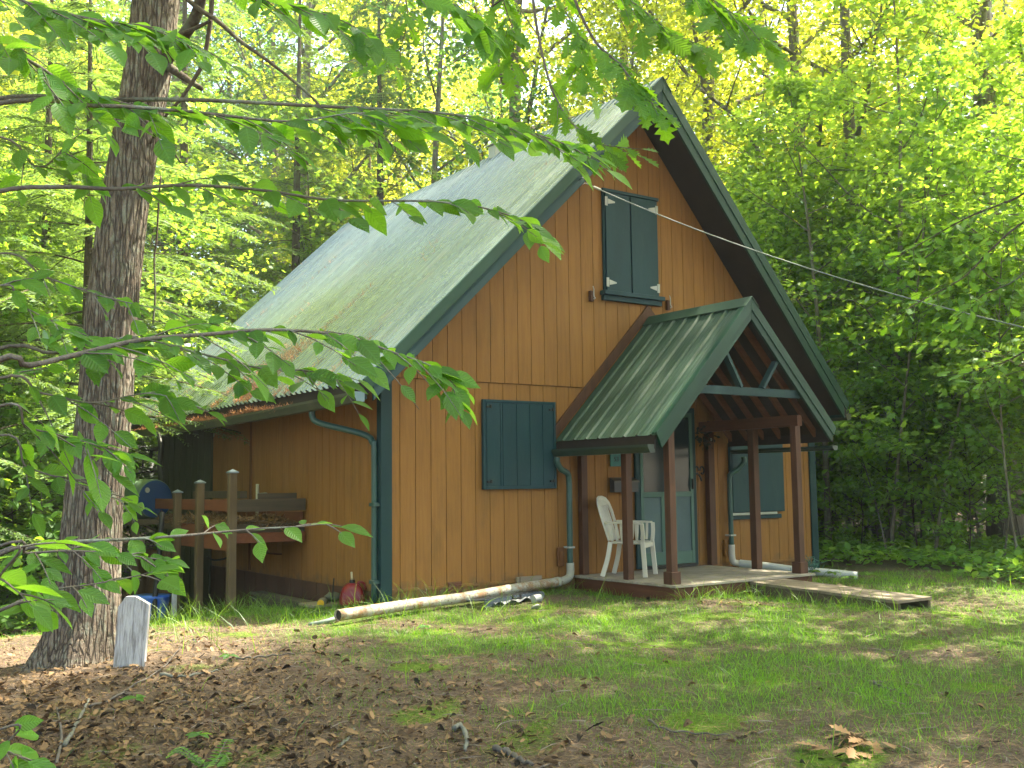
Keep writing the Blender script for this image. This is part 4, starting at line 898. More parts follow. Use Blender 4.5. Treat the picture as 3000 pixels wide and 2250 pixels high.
mbc.build('upper_limbs', B_for, oak, smooth=True); V, F = leaves_on(rs, tw, 8, .36, .13, .15, LEAF); link('crown', arr_mesh('crown', V, F), L_can, oak)
# maple boughs on the right side, nearer than the wood edge
mx = at(3500, 1300, 8.5); mz = float(gz(mx[0], mx[1]))
mpl = root('maple_tree', (mx[0], mx[1], mz), 'maple beyond the right edge whose thin dark twigs cross the woods', 'tree')
MB().tube([(mx[0], mx[1], mz-.3), (mx[0]+.1, mx[1], 2.5), (mx[0], mx[1], 6)], [.11, .09, .06], 12).build('trunk', B_for, mpl, smooth=True)
for pts in [[(2300, 460, 8.3), (2212, 480, 8.2), (2140, 540, 8.1), (2080, 600, 8.1), (1990, 650, 8.0), (1930, 690, 8.0)], [(2300, 500, 8.4), (2200, 600, 8.3), (2120, 640, 8.3), (2060, 700, 8.3)],
            [(2300, 700, 8.6), (2212, 760, 8.5), (2150, 790, 8.5), (2080, 810, 8.5)], [(2300, 380, 8.6), (2190, 430, 8.5), (2090, 470, 8.5), (2000, 520, 8.5), (1930, 560, 8.4)]]:
    bough(mpl, pts, .018, L_oak, MAPLE_UV if False else T_OAK, rs, .15, 1.0, 14, .55, 5, .13, (-.1, -.3, .95), .15, B_dark, (mx[0], mx[1], 3.5))
# ------------------------------------------------------------------ grass, moss, litter (stuff)
rs = np.random.RandomState(5)
def yard(n, dens, near=1.0):
    """n candidate points over the visible yard, kept with probability dens"""
    a = np.radians(rs.uniform(4, 66, n)); L = 3.4+12.5*rs.rand(n)**.8; x = CAM[0]+L*np.sin(a); y = CAM[1]+L*np.cos(a)
    ok = rs.rand(n) < dens(x, y)
    ok &= ~((x > -.02) & (x < 7.4) & (y > -.03)) & ~((x > 2.62) & (x < 5.08) & (y > -1.83)) & ~((x > 3.90) & (x < 4.5) & (y > -3.83) & (y < -1.7))
    ok &= ~((x > .55) & (x < 1.85) & (y > -1.16) & (y < -.35)) | (rs.rand(n) < .0)
    return x[ok], y[ok]
def blade_t(bend, wd):
    return np.array([(-wd, 0, 0), (wd, 0, 0), (-wd*.9, .35, bend*.10), (wd*.9, .35, bend*.10), (-wd*.6, .70, bend*.38), (wd*.6, .70, bend*.38), (-wd*.08, 1, bend*.85), (wd*.08, 1, bend*.85)]), np.array([[0, 1, 3, 2], [2, 3, 5, 4], [4, 5, 7, 6]])
def blades(name, x, y, h, bend, wd, mat, label):
    n = len(x); P = np.stack([x, y, gz(x, y)-.008], 1); q = []
    for b in range(3):
        m = slice(b, None, 3); k = len(P[m]); t = blade_t(bend*(.5+.6*b), wd)
        D = np.array([0, 0, 1.])+rs.normal(0, .28, (k, 3)); a = rs.rand(k)*6.28; N = np.stack([np.cos(a), np.sin(a), 0*a], 1)
        q.append(scatter(t[0], t[1], P[m], D, N, h[m]))
    V, F = joinVF(q); return meta(link(name, arr_mesh(name, V, F), mat), label, 'grass', None, 'stuff')
L_gra = leafmat('lawn_grass', (.075, .20, .022), (.24, .54, .02), .5, .45, .35, gloss=.03)
L_mos = leafmat('moss', (.12, .21, .015), (.2, .34, .02), .8, .3, .30)
L_long = leafmat('long_grass', (.09, .19, .03), (.22, .42, .03), .5, .45, .4, gloss=.04)
x, y = yard(210000, lambda x, y: np.clip(green(x, y)*1.05, 0, 1))
near = np.hypot(x-CAM[0], y-CAM[1])
blades('grass', x, y, .024+.052*rs.rand(len(x))**1.3*(.5+green(x, y)), .8, .026, L_gra, 'thin shaded green lawn grass across the yard before the cabin')
def tuft(x, y):
    d1 = np.exp(-((y+1.98)/.13)**2)*((x > 2.6) & (x < 5.2)); d2 = np.exp(-((y+.25-.0*x)/.22)**2)*((x > -1.5) & (x < 2.6))*.5
    d3 = np.exp(-((x-3.80)/.10)**2)*((y < -1.9) & (y > -3.9)); d4 = np.exp(-((x+1.25)/.30)**2-((y-1.1)/.9)**2)*1.3; d5 = np.exp(-((x-.6)**2+(y+.9)**2)/.6)*.25
    d6 = np.exp(-((x+2.3)/.5)**2-((y-.6)/1.6)**2)*.5
    return np.clip((d1+d2+d3+d4+d5+d6)*.5+.012*green(x, y), 0, 1)
x, y = yard(110000, tuft); blades('long_grass', x, y, .10+.15*rs.rand(len(x)), 1.1, .014, L_long, 'longer arching grass along the porch skirt and planter posts')
def mossd(x, y):
    n = np.sin(x*2.6+1.9*np.sin(y*1.7+1))*np.sin(y*2.9+1.3*np.sin(x*2.1))+.5*np.sin(x*7+2*np.sin(y*6))*np.sin(y*8+x)+.25*np.sin(x*17)*np.sin(y*19+x*5)
    return np.clip((n-.25)*2.0, 0, 1)*np.clip(1.2-abs(green(x, y)-.45)*1.6, .05, 1)*(np.hypot(x-.5, y+3.5) < 7)
x, y = yard(260000, mossd); blades('moss', x, y, .012+.012*rs.rand(len(x)), .5, .12, L_mos, 'bright yellow-green moss cushions between the bare soil patches')
def dead_density(x, y):
    return np.clip(1-green(x, y)*1.6, .03, 1)*np.clip(.045+1.7*np.exp(-(np.hypot(x+4.5, y+4.2)/1.9)**1.5)+.5*np.exp(-((y+.35)/.35)**2)*((x > .2) & (x < 2.7))+.6*np.exp(-((x-3.3)**2+(y+2.3)**2)/.4), 0, 1)
x, y = yard(60000, dead_density); n = len(x)
M_dead = leafmat('dead_leaf', (.120, .092, .072), (.06, .035, .02), .6, .12, .95, gloss=.05)
D = rs.normal(0, 1, (n, 3))*np.array([1, 1, .22]); N = np.array([0, 0, 1.])+rs.normal(0, .45, (n, 3))
T_CURL = tmpl_rows([(0, .01), (.14, .15), (.32, .27), (.52, .30), (.74, .20), (.88, .10), (1, .01)], .22, .40)
T_ODD = tmpl_rows([(0, .02), (.15, .20), (.30, .16), (.48, .30), (.62, .20), (.80, .22), (1, .02)], .10, -.30)
PP = np.stack([x, y, gz(x, y)+.012+.01*rs.rand(n)], 1); SS = .022+.055*rs.rand(n)**1.8; q_ = []
for k_, tm_ in enumerate((T_CURL, T_ODD, T_OAK)): m_ = (np.arange(n) % 5) == k_ if k_ == 2 else (np.arange(n) % 5 % 2 == k_) & (np.arange(n) % 5 != 2); q_.append(scatter(tm_[0], tm_[1], PP[m_], D[m_], N[m_], SS[m_]))
V, F = joinVF(q_)
meta(link('leaf_litter', arr_mesh('leaf_litter', V, F), M_dead, None), 'brown curled dead leaves strewn over the bare ground', 'leaf litter', None, 'stuff')
x, y = yard(150000, lambda x, y: np.clip(1-green(x, y)*1.1, .08, 1)); n = len(x)
D = rs.normal(0, 1, (n, 3))*np.array([1, 1, .10]); V, F = scatter(np.array([(-.018, 0, 0), (.018, 0, 0), (.014, 1, .03), (-.014, 1, .03)]), np.array([[0, 1, 2, 3]]), np.stack([x, y, gz(x, y)+.008+.008*rs.rand(n)], 1), D, np.array([0, 0, 1.])+rs.normal(0, .2, (n, 3)), .03+.06*rs.rand(n))
meta(link('needle_litter', arr_mesh('needle_litter', V, F), leafmat('dry_needles', (.16, .12, .09), (.05, .03, .01), .6, .1, .9)), 'fine brown needles and chips covering the soil', 'needle litter', None, 'stuff')
x, y = yard(1500, lambda x, y: .10+.5*np.clip(1-green(x, y)*1.3, 0, 1)); mb = MB()
for a, b in zip(x, y):
    L = .05+.16*rs.rand(); th = rs.rand()*6.28; p = np.array([a, b, float(gz(a, b))+.014]); d = np.array([cos(th), sin(th), .05*rs.normal()])
    q1 = p+d*L/2+rs.normal(0, .012, 3); q2 = p+d*L+rs.normal(0, .015, 3); q1[2] = float(gz(q1[0], q1[1]))+.02; q2[2] = float(gz(q2[0], q2[1]))+.013
    mb.tube([p, q1, q2], [.0035, .003, .0015], 5)
meta(mb.build('twig_litter', paint('twig_grey', (.20, .165, .135), .85, .35, 8), None), 'small grey twigs lying about the bare soil', 'twig litter', None, 'stuff')
# pine needle drifts on the roof and in the gutter
def roofpt(x, y, h=.02): return np.stack([x, y, ZR-SL*(HX-x)+h], -1)
n = 150000; y = rs.uniform(.2, 8.8, n); x = XE0+(HX-XE0)*rs.rand(n)**1.7*.80
pat = np.sin(y*5.3+1.1*np.sin(x*2.1))*.45+np.sin(y*14.7+x*.8)*.40+np.sin(x*2.7+y*2.2)*.45+np.exp(-((y-2.9)/.55)**2)*np.exp(-((x+.1)/.5)**2)*2.2-.15*x
ok = rs.rand(n) < np.clip((pat-.58)*1.2, 0, 1); x, y = x[ok], y[ok]; n = len(x)
D = np.stack([rs.normal(.5, .8, n), rs.normal(0, .7, n), rs.normal(.5, .6, n)], 1)
V, F = scatter(np.array([(-.03, 0, 0), (.03, 0, 0), (.02, 1, .08), (-.02, 1, .08)]), np.array([[0, 1, 2, 3]]), roofpt(x, y, .022+.02*rs.rand(n)), D, np.array([-.69, 0, .72])+rs.normal(0, .3, (n, 3)), .04+.05*rs.rand(n))
n2 = 5000; y2 = rs.uniform(1.2, 8.0, n2); D2 = rs.normal(0, 1, (n2, 3))*np.array([.5, 1, .35]); V2, F2 = scatter(np.array([(-.03, 0, 0), (.03, 0, 0), (.02, 1, .08), (-.02, 1, .08)]), np.array([[0, 1, 2, 3]]), np.stack([XE0-.035+rs.normal(0, .03, n2), y2, 2.13+.02*rs.rand(n2)+.02*np.sin(y2*3)], 1), D2, np.array([0, 0, 1.])+rs.normal(0, .4, (n2, 3)), .04+.05*rs.rand(n2))
V, F = joinVF([(V, F), (V2, F2)])
meta(link('needle_drifts', arr_mesh('needle_drifts', V, F), leafmat('roof_needles', (.42, .20, .10), (.15, .07, .03), .6, .1, .4)), 'rusty pine needle drifts on the left roof slope and gutter', 'needle litter', None, 'stuff')
# ------------------------------------------------------------------ things round the cabin
rs = np.random.RandomState(9)
G = lambda x, y: float(gz(x, y))
# rusty white drain pipe on the left, running from the downspout elbow to the grass
t = NT('rusty_pvc'); v = t.coord((1, 1, 1), 'World'); n1 = t.noise(v, 6, 6, .7); n2 = t.noise(v, 38, 4, .6)
c = t.mix(t.ramp(n1, [(.47, 0), (.60, .85)]), (.36, .36, .31), (.26, .13, .045)); c = t.mix(t.ramp(n2, [(.56, 0), (.62, .9)]), c, (.16, .10, .06)); M_pvc = t.set(c, .45, 0, .4)
dp = root('drain_pipe', (1., -.3, -.1), 'long rust-stained white drain pipe along the base of the gable wall', 'pipe')
e0 = np.array([2.575, -.09, .06]); e1 = np.array([-1.06, -1.10, -.055])
k0 = np.array([2.36, -.14, -.015])
MB().tube(spline([(2.575, -.09, .20), (2.575, -.09, .08), (2.545, -.095, .02), (2.46, -.115, -.005), k0], 16), .049, 14).build('elbow', paint('elbow_white', (.34, .34, .29), .5, .2, dirt=(.25, .2, .14)), dp, smooth=True)
a = (e1-k0); a /= np.linalg.norm(a)
BORE = []
def hollow(p, q, r, name, mat, par):
    P = [p, p+(q-p)*.25, p+(q-p)*.5, p+(q-p)*.75, q]; P[2] = P[2]-np.array([0, 0, .012]); v, f = tube(spline(P, 30), r, 18, False); o = MB().add(v, f)
    n0 = len(v); lastr = [np.array(w_) for w_ in v[-18:]]; dn = nrm(q-p); inner = [q+(w_-q)*.88 for w_ in lastr]; deep = [w_-dn*.35 for w_ in inner]
    o.add(inner+deep, []); e = n0-18; m = n0; o.f += [(e+j, e+(j+1) % 18, m+(j+1) % 18, m+j) for j in range(18)]+[(m+j, m+(j+1) % 18, m+18+(j+1) % 18, m+18+j) for j in range(18)]; BORE.append((q, dn))
    return o.build(name, mat, par, smooth=True)
hollow(k0-a*.02, e1, .056, 'long_pipe', M_pvc, dp)
for q_, n_ in BORE: MB().tube([q_-n_*.30, q_-n_*.02], .047, 18).build('bore_shade_plug', M_black, dp)  # black plug in the mouth stands in for the shade inside the pipe
MB().tube([k0+a*.02, k0+a*.07], .062, 16).build('coupling', paint('coupling_white', (.36, .36, .31), .5), dp, smooth=True)
MB().tube([e1*.0+k0+a*2.62+np.array([0, .05, 0]), k0+a*2.63+np.array([0, -.0, .062]), k0+a*2.64+np.array([0, -.06, 0])], .006, 6).build('pipe_cord', M_down, dp)
# white drain pipe on the right of the porch
wp = root('drain_pipe', (6.2, -.3, -.1), 'clean white drain pipe running from the right downspout into the grass', 'pipe')
q0 = np.array([5.53, -.15, .035]); q1 = plane(2512, 1688, 2, -.10); MB().tube(spline([(5.44, -.09, .30), (5.44, -.09, .14), (5.46, -.10, .06), q0], 14), .046, 14).build('elbow', paint('elbow_dirty', (.46, .44, .40), .5, .25, dirt=(.2, .16, .12)), wp, smooth=True)
hollow(q0, np.array(q1), .058, 'long_pipe', paint('pvc_white', (.44, .46, .46), .4, .05, dirt=(.45, .5, .45)), wp)
cc = q0+(q1-q0)*.60; mb = MB()
for i in range(26):
    th = rs.rand()*6.28; p = cc+np.array([rs.normal(0, .07), rs.normal(0, .05), .05+.05*rs.rand()]); mb.tube(spline([p, p+rs.normal(0, .06, 3), p+rs.normal(0, .08, 3)], 6), .004, 4)
meta(mb.build('tangled_cord', paint('cord_green', (.03, .12, .10), .5), None), 'tangle of thin green cord on the right-hand white pipe', 'cord')
# blue-grey slotted plastic tray on its edge, foil bag, cans
bt = root('plastic_tray', (1.9, -.35, G(1.9, -.35)), 'blue-grey slotted plastic tray tipped up under the rusty pipe', 'tray')
A = ground_at(1422, 1784)+np.array([0, 0, .012]); Bp = plane(1595, 1750, 1, A[1]+.10); M_tray = paint('tray_blue', (.045, .062, .085), .5, .15)
d = nrm(Bp-A); L = np.linalg.norm(Bp-A); up_ = np.array([0, .12, .99]); bk = np.array([-.25, .95, -.02])
mb = MB().prism([A, A+d*L, A+d*(L+.01)+up_*.05, A+d*(L-.02)+up_*.070, A+up_*.085], bk*.012); ft = mb.build('tray_front', M_tray, bt, .004)
mb = MB(); nT = 19
for i in range(nT):
    p = A+d*(.02+i*(L-.06)/nT)+up_*.069; mb.add(*[[p, p+d*.026, p+d*.026+bk*.30+np.array([0, 0, -.02]), p+bk*.30+np.array([0, 0, -.02]), p+up_*.012, p+d*.026+up_*.012, p+d*.026+bk*.30+np.array([0, 0, -.008]), p+bk*.30+np.array([0, 0, -.008])], [(0, 3, 2, 1), (4, 5, 6, 7), (0, 1, 5, 4), (1, 2, 6, 5), (2, 3, 7, 6), (3, 0, 4, 7)]])
mb.build('tray_slats', paint('tray_dark', (.022, .030, .036), .5), bt)
c0 = A+d*L*.45+up_*.035-bk*.002; mb = MB(); mb.prism([c0, c0+d*.13, c0+d*.13+up_*.05, c0+d*.115+up_*.05, c0+d*.112+up_*.018, c0+d*.018+up_*.018, c0+d*.015+up_*.05, c0+up_*.05], -bk*.008).build('tray_handle', M_black, bt)
pb = A+d*L*.12+np.array([0, -.05, .015]); gx_, gy_ = np.meshgrid(np.linspace(0, .55, 18), np.linspace(0, .16, 7)); zz = .018*np.sin(gx_*31+gy_*9)*np.sin(gy_*25+1)+.02*rs.rand(*gx_.shape)
V = pb+gx_[..., None]*d+gy_[..., None]*np.array([0, .55, .05])+zz[..., None]*np.array([0, -.2, 1]); I = (np.arange(6)[:, None]*18+np.arange(17)[None]).ravel()
fb = link('plastic_wrapper', arr_mesh('plastic_wrapper', V.reshape(-1, 3), np.stack([I, I+1, I+19, I+18], 1)), paint('wrapper', (.20, .22, .23), .3, .3, 9, dirt=(.2, .05, .05), spec=.7), None); meta(fb, 'crumpled clear plastic wrapper lying under the slotted tray', 'wrapper')
for u, v_, z0, r, lab in ((1572, 1757, .06, .045, 'shiny tin can on its side under the tray end'), (1570, 1776, .02, .03, 'small flattened silver tin lid in front of the tray')):
    p = ground_at(u, v_+8); p[2] += z0*.7
    if r > .04: o = MB().tube([p-d*.05, p-d*.048, p+d*.048, p+d*.05], [r*.92, r, r, r*.92], 18)
    else: o = MB().tube([p-np.array([0, 0, .006]), p+np.array([0, .01, .006])], [.055, .05], 18)
    meta(o.build('tin_can' if r > .04 else 'flattened_can', paint('tin', (.30, .31, .30), .3, .1, spec=.9), None, smooth=False), lab, 'can')
# red fuel can beside the corner
gc = root('fuel_can', (-.14, .42, G(-.14, .42)), 'faded red plastic fuel can with a pale spout beside the teal corner', 'fuel can')
M_red = paint('faded_red', (.20, .015, .020), .35, .3, 5, dirt=(.20, .09, .07)); cx_, cy_ = -.15, .42; zg = G(cx_, cy_)
zs = [0, .015, .08, .15, .205, .24, .25]; hw = [.155, .165, .165, .145, .115, .07, .04]; hd_ = [.115, .12, .118, .105, .085, .06, .04]; V, F = [], []; k = 20
for i in range(7):
    for j in range(k):
        a = j*2*pi/k; ca_, sa_ = cos(a), sin(a); e = .55
        V.append((cx_+hw[i]*abs(ca_)**e*np.sign(ca_)*.80+hd_[i]*abs(sa_)**e*np.sign(sa_)*.35, cy_+hd_[i]*abs(sa_)**e*np.sign(sa_)-hw[i]*.35*abs(ca_)**e*np.sign(ca_), zg+zs[i]))
F = [(i*k+j, i*k+(j+1) % k, (i+1)*k+(j+1) % k, (i+1)*k+j) for i in range(6) for j in range(k)]+[tuple(range(k))[::-1], tuple(range(6*k, 7*k))]
o = MB().add(V, F).build('can_body', M_red, gc, smooth=True); s_ = o.modifiers.new('s', 'SUBSURF'); s_.levels = 1; s_.render_levels = 2
MB().tube([(cx_, cy_, zg+.245), (cx_, cy_, zg+.28)], .032, 14).build('spout_collar', M_black, gc)
MB().tube([(cx_, cy_, zg+.28), (cx_-.01, cy_, zg+.37)], [.016, .012], 10).build('spout', paint('spout_pale', (.5, .42, .27), .5), gc, smooth=True)
MB().tube(spline([(cx_+.07, cy_-.04, zg+.215), (cx_+.06, cy_-.03, zg+.255), (cx_+.12, cy_-.05, zg+.24), (cx_+.14, cy_-.06, zg+.17)], 14), .014, 8).build('can_handle', M_red, gc, smooth=True)
# plank ledge with a juice bottle and grey stone
pl = MB(); z = G(-.45, 1.4)
o = MB().box((-.52, .66, z+.075), (-.05, 1.05, z+.105)).build('plank', M_old, None, .003); meta(o, 'short pale plank under the yellow-capped bottle', 'plank')
o = MB().box((-.45, 1.13, z+.06), (-.28, 2.75, z+.10)).build('plank', paint('mossy_plank', (.085, .075, .05), .9, .3), None, .004); meta(o, 'long mossy plank lying beside the cabin plinth', 'plank')
o = MB().box((-.52, .95, z-.05), (-.20, 2.6, z+.055)).build('timber', paint('dark_timber', (.05, .045, .03), .9, .3), None, .006); meta(o, 'dark timber lying under the long mossy plank', 'timber')
bo = root('juice_bottle', (-.45, .93, z+.15), 'clear bottle with a round yellow cap lying on the pale plank', 'bottle'); p = plane(939, 1768, 0, -.42); dv = nrm(np.array([.55, .80, .02]))
MB().tube([p, p+dv*.012, p+dv*.014], [.040, .040, .03], 20).build('cap', paint('cap_yellow', (.62, .36, .015), .4, .05), bo)
ts = [.015, .03, .05, .08, .20, .25, .27]; rr_ = [.032, .034, .048, .053, .053, .048, .02]
MB().tube([p+dv*q for q in ts], rr_, 20).build('bottle_body', paint('bottle_body', (.20, .19, .13), .15, .2, spec=.7), bo, smooth=True)
def rock(name, c, s, lab, mat, sd):
    r_ = np.random.RandomState(sd); V, F = [], []; a_, b_ = 14, 9
    for i in range(b_):
        ph_ = pi*(i+.5)/b_
        for j in range(a_):
            th_ = 2*pi*j/a_; q = 1+.22*sin(3*th_+sd)*sin(2*ph_)+.10*r_.normal(); V.append((c[0]+s[0]*q*sin(ph_)*cos(th_), c[1]+s[1]*q*sin(ph_)*sin(th_), c[2]+s[2]*q*cos(ph_)))
    F = [(i*a_+j, i*a_+(j+1) % a_, (i+1)*a_+(j+1) % a_, (i+1)*a_+j) for i in range(b_-1) for j in range(a_)]+[tuple(range(a_))[::-1], tuple(range((b_-1)*a_, b_*a_))]
    return meta(MB().add(V, F).build(name, mat, None, smooth=True), lab, 'stone')
M_rock = paint('stone', (.16, .155, .13), .85, .3, 8, bump=.5)
rock('stone', (-.16, .92, z+.155), (.10, .10, .05), 'rounded mossy grey stone between the bottle and the fuel can', paint('mossy_stone', (.12, .125, .085), .9, .3, 8, bump=.5), 3)
mb = MB().tube(spline([at(905, 1832, 10.3), at(950, 1822, 10.3), at(985, 1812, 10.4), at(1010, 1806, 10.6)], 12), .024, 10); meta(mb.build('hose', paint('hose_grey_green', (.13, .17, .15), .6, .2), None, smooth=True), 'grey-green hose end in the grass behind the open pipe mouth', 'hose')
for i, (u0, v0, u1, v1, r) in enumerate([(978, 1695, 974, 1750, .008), (1006, 1735, 1018, 1762, .008)]):
    meta(MB().tube([plane(u0, v0, 0, -.12), plane(u1, v1, 0, -.20)], r, 6).build('metal_rod', M_black, None), ['thin black rod standing behind the yellow-capped bottle', 'short black rod leaning between bottle and fuel can'][i], 'rod')
# raised bed with posts against the side wall
rb = root('raised_bed', (-.5, 2.9, G(-.5, 2.9)), 'raised timber planter bed on capped posts against the side wall', 'planter')
M_post = woodmat('treated_post', (.10, .07, .04), (.17, .125, .07), 'z', .6, .75, .3); M_redb = woodmat('red_brown_board', (.15, .052, .024), (.21, .078, .035), 'y', .5, .7, .3); M_olive = woodmat('aged_board', (.075, .06, .04), (.12, .095, .06), 'x', .5, .8, .3)
for (x, y, zt) in ((-1., 1.93, 1.35), (-1., 3.10, 1.235), (-1., 4.02, 1.11)):
    o = MB().box((x-.046, y-.046, G(x, y)-.1), (x+.046, y+.046, zt)).build('post', M_post, rb, .004)
    cpm = MB(); cpm.box((x-.06, y-.06, zt+.001), (x+.06, y+.06, zt+.018)); b_ = [(x-.055, y-.055, zt+.0185), (x+.055, y-.055, zt+.0185), (x+.055, y+.055, zt+.0185), (x-.055, y+.055, zt+.0185), (x, y, zt+.05)]
    cpm.add(b_, [(0, 1, 4), (1, 2, 4), (2, 3, 4), (3, 0, 4), (3, 2, 1, 0)]).build('post_cap', paint('cap_blue_grey', (.17, .22, .25), .4), o)
    MB().box((x-.07, y-.075, G(x, y)-.05), (x+.075, y+.07, G(x, y)+.06)).build('post_foot', M_olive, o)
for nm, a, b_, m_ in (('end_rail', (-.95, 1.985, .88), (-.02, 2.025, 1.03), M_olive), ('end_board', (-.95, 1.985, .50), (-.02, 2.025, .62), M_redb), ('end_board', (-.95, 2.03, .625), (-.02, 2.06, .73), M_olive),
                     ('side_rail', (-.952, 2.03, .885), (-.915, 4.0, 1.028), M_redb), ('side_board', (-.952, 2.03, .40), (-.915, 4.0, .70), M_redb), ('top_board', (-.50, 3.0, 1.032), (-.40, 4.9, 1.13), M_olive), ('inner_board', (-.06, 2.07, .5), (-.02, 5.2, .86), M_redb),
                     ('bed_floor', (-.91, 2.07, .60), (-.065, 5.2, .68), M_olive), ('back_rail', (-.952, 4.07, .885), (-.915, 5.2, 1.028), M_redb), ('front_shelf_board', (-.6, 2.08, 1.031), (-.1, 2.14, 1.10), M_olive)):
    MB().box(a, b_).build(nm, m_, rb, .004)
n = 9000; P = np.stack([rs.uniform(-.95, -.07, n), rs.uniform(2.0, 5.1, n), np.full(n, .70)], 1); P[:, 2] += .05*np.sin(P[:, 0]*6)*np.sin(P[:, 1]*4)+.06*rs.rand(n); D = rs.normal(0, 1, (n, 3))*np.array([1, 1, .3])
V, F = scatter(np.array([(-.06, 0, 0), (.06, 0, 0), (.04, 1, .05), (-.04, 1, .05)]), np.array([[0, 1, 2, 3]]), P, D, np.array([0, 0, 1.])+rs.normal(0, .5, (n, 3)), .05+.07*rs.rand(n))
meta(link('debris_layer', arr_mesh('debris_layer', V, F), leafmat('bed_litter', (.20, .13, .07), (.05, .03, .01), .6, .1, .5)), 'dead leaves and needles heaped in the raised planter bed', 'leaf litter', None, 'stuff')
mb = MB()
for i in range(11): mb.box((-1.02, 4.3+i*.14, G(-1, 4.6)-.3), (-.99, 4.3+i*.14+.13, .30+.0*i))
meta(mb.build('board_fence', woodmat('fence_boards', (.10, .055, .03), (.17, .10, .055), 'z', .6, .8, .3), None), 'low brown board screen under the blue barrel shelf', 'fence')
meta(MB().tube(spline([(-.35, 2.6, .50), (-.35, 2.6, .42), (-.30, 2.62, .34), (-.15, 2.65, .31), (-.04, 2.7, .30)], 12), .011, 7).build('water_pipe', M_brown, None), 'thin bent brown pipe under the planter nearest the rail end', 'pipe')
meta(MB().tube(spline([(-.5, 3.3, .45), (-.5, 3.3, .34), (-.55, 3.35, .24), (-.7, 3.4, .22), (-.78, 3.42, .27)], 12), .012, 7).build('water_pipe', M_black, None), 'thin hooked dark pipe hanging below the middle planter post', 'pipe')
tp = root('spigot', (-.3, 2.9, 1.0), 'pale plastic spigot riser above the planter rail', 'spigot'); MB().tube([(-.3, 2.9, .72), (-.3, 2.9, 1.22)], .022, 10).build('riser', paint('riser_pale', (.36, .34, .26), .5), tp, smooth=True); MB().tube([(-.3, 2.9, 1.08), (-.2, 2.86, 1.09), (-.17, 2.85, 1.07)], .018, 8).build('tap', paint('tap_pale', (.3, .3, .24), .5), tp, smooth=True)
# blue barrel on a shelf
br = root('barrel', (-.95, 5.9, 1.03), 'blue plastic barrel lying on a shelf behind the planter posts', 'barrel'); bc = plane(455, 1462, 0, -.95); d_ = nrm(np.array([-.25, 1., 0])); ts = [0, .02, .05, .28, .30, .32, .60, .62, .64, .86, .90]; rr_ = [.26, .285, .29, .29, .30, .29, .29, .30, .29, .28, .26]
MB().tube([bc+d_*q for q in ts], rr_, 36).build('barrel_body', paint('barrel_green', (.10, .17, .11), .45, .2), br, smooth=True)
fc = MB().tube([bc-d_*.004, bc-d_*.002], [.262, .27], 36).build('barrel_head', paint('barrel_blue', (.012, .055, .17), .4, .15), br)
o_ = bc-d_*.006+np.array([-.13, -.03, .13]); MB().tube([o_-d_*.012, o_], [.035, .04], 14).build('bung', paint('bung_grey', (.35, .36, .33), .5), br)
mb = MB().box((-1.35, 4.95, .66), (-.60, 6.3, .735)); meta(mb.build('barrel_shelf', M_olive, None, .005), 'dark timber shelf carrying the blue barrel', 'shelf')
for i, (x, y) in enumerate(((-1.28, 5.05), (-.68, 5.05))): meta(MB().box((x-.05, y-.05, G(x, y)-.1), (x+.05, y+.05, .658)).build('shelf_post', M_olive, None), ['left leg post under the barrel shelf', 'right leg post under the barrel shelf'][i], 'post')
bb = root('plastic_tub', (-1.4, 5.0, G(-1.4, 5.)), 'bright blue plastic tub on the ground below the barrel', 'tub'); p = plane(440, 1815, 0, -1.35); px, py = p[0], p[1]; zg = G(px, py)
v, f = tube([(px, py, zg), (px, py, zg+.02), (px, py, zg+.30), (px, py, zg+.33), (px, py, zg+.335), (px, py, zg+.30), (px, py, zg+.04)], [.20, .205, .25, .265, .25, .24, .19], 28); MB().add(v, f).build('tub_body', paint('tub_blue', (.05, .16, .62), .4, .08), bb, smooth=True)
MB().box((px+.20, py-.30, zg), (px+.26, py-.24, zg+.36)).build('tub_side', paint('tub_pale', (.45, .45, .5), .5), bb, .01)
meta(MB().tube(spline([plane(475, 1500, 0, -1.25), plane(466, 1640, 0, -1.3), plane(455, 1740, 0, -1.35), plane(450, 1822, 0, -1.4)], 14), .035, 10).build('drain_hose', M_black, None, smooth=True), 'black corrugated downpipe hanging in front of the blue tub', 'pipe')
meta(MB().tube(spline([plane(463, 1270, 0, -.8), plane(472, 1310, 0, -.8), plane(468, 1370, 0, -.8), plane(480, 1440, 0, -.8)], 12), .04, 8).tube([plane(472, 1310, 0, -.8), plane(445, 1315, 0, -.9), plane(440, 1350, 0, -.9)], .025, 8).build('bracket_pipe', M_black, None, smooth=True), 'crooked black pipe with a hanging arm at the dark corner above the barrel', 'pipe')
# weathered white plank leaning on the trunk
pk = [ground_at(330, 1953), ground_at(421, 1953)]; A, Bq = pk; d = nrm(Bq-A); wd = np.linalg.norm(Bq-A); lean = nrm(Fh*.10+np.array([0, 0, 1.])-d*.0); t_ = NT('weathered_white'); v = t_.coord((26, 26, 1.4), 'World'); nn = t_.noise(v, 1.5, 6, .7)
col = t_.mix(t_.ramp(nn, [(.38, 0), (.58, 1)]), (.20, .19, .19), (.46, .455, .47)); col = t_.mix(t_.ramp(t_.noise(t_.coord((9, 9, 2.2), 'World'), 1.6, 5, .7), [(.55, 0), (.7, .75)]), col, (.15, .13, .12)); t_.bump(nn, .7, .01); t_.set(col, .85)
hgt = (1953-1752)/CF*np.dot(A-CAM, _F); sh = d*wd*.09
mb = MB().prism([A-np.array([0, 0, .05]), Bq-np.array([0, 0, .05]), Bq+lean*hgt*.885+sh*.7, A+lean*hgt*1.0+d*wd*.52+sh, A+lean*hgt*1.0+d*wd*.20+sh, A+lean*hgt*.85+sh*.7], Fh*.045)
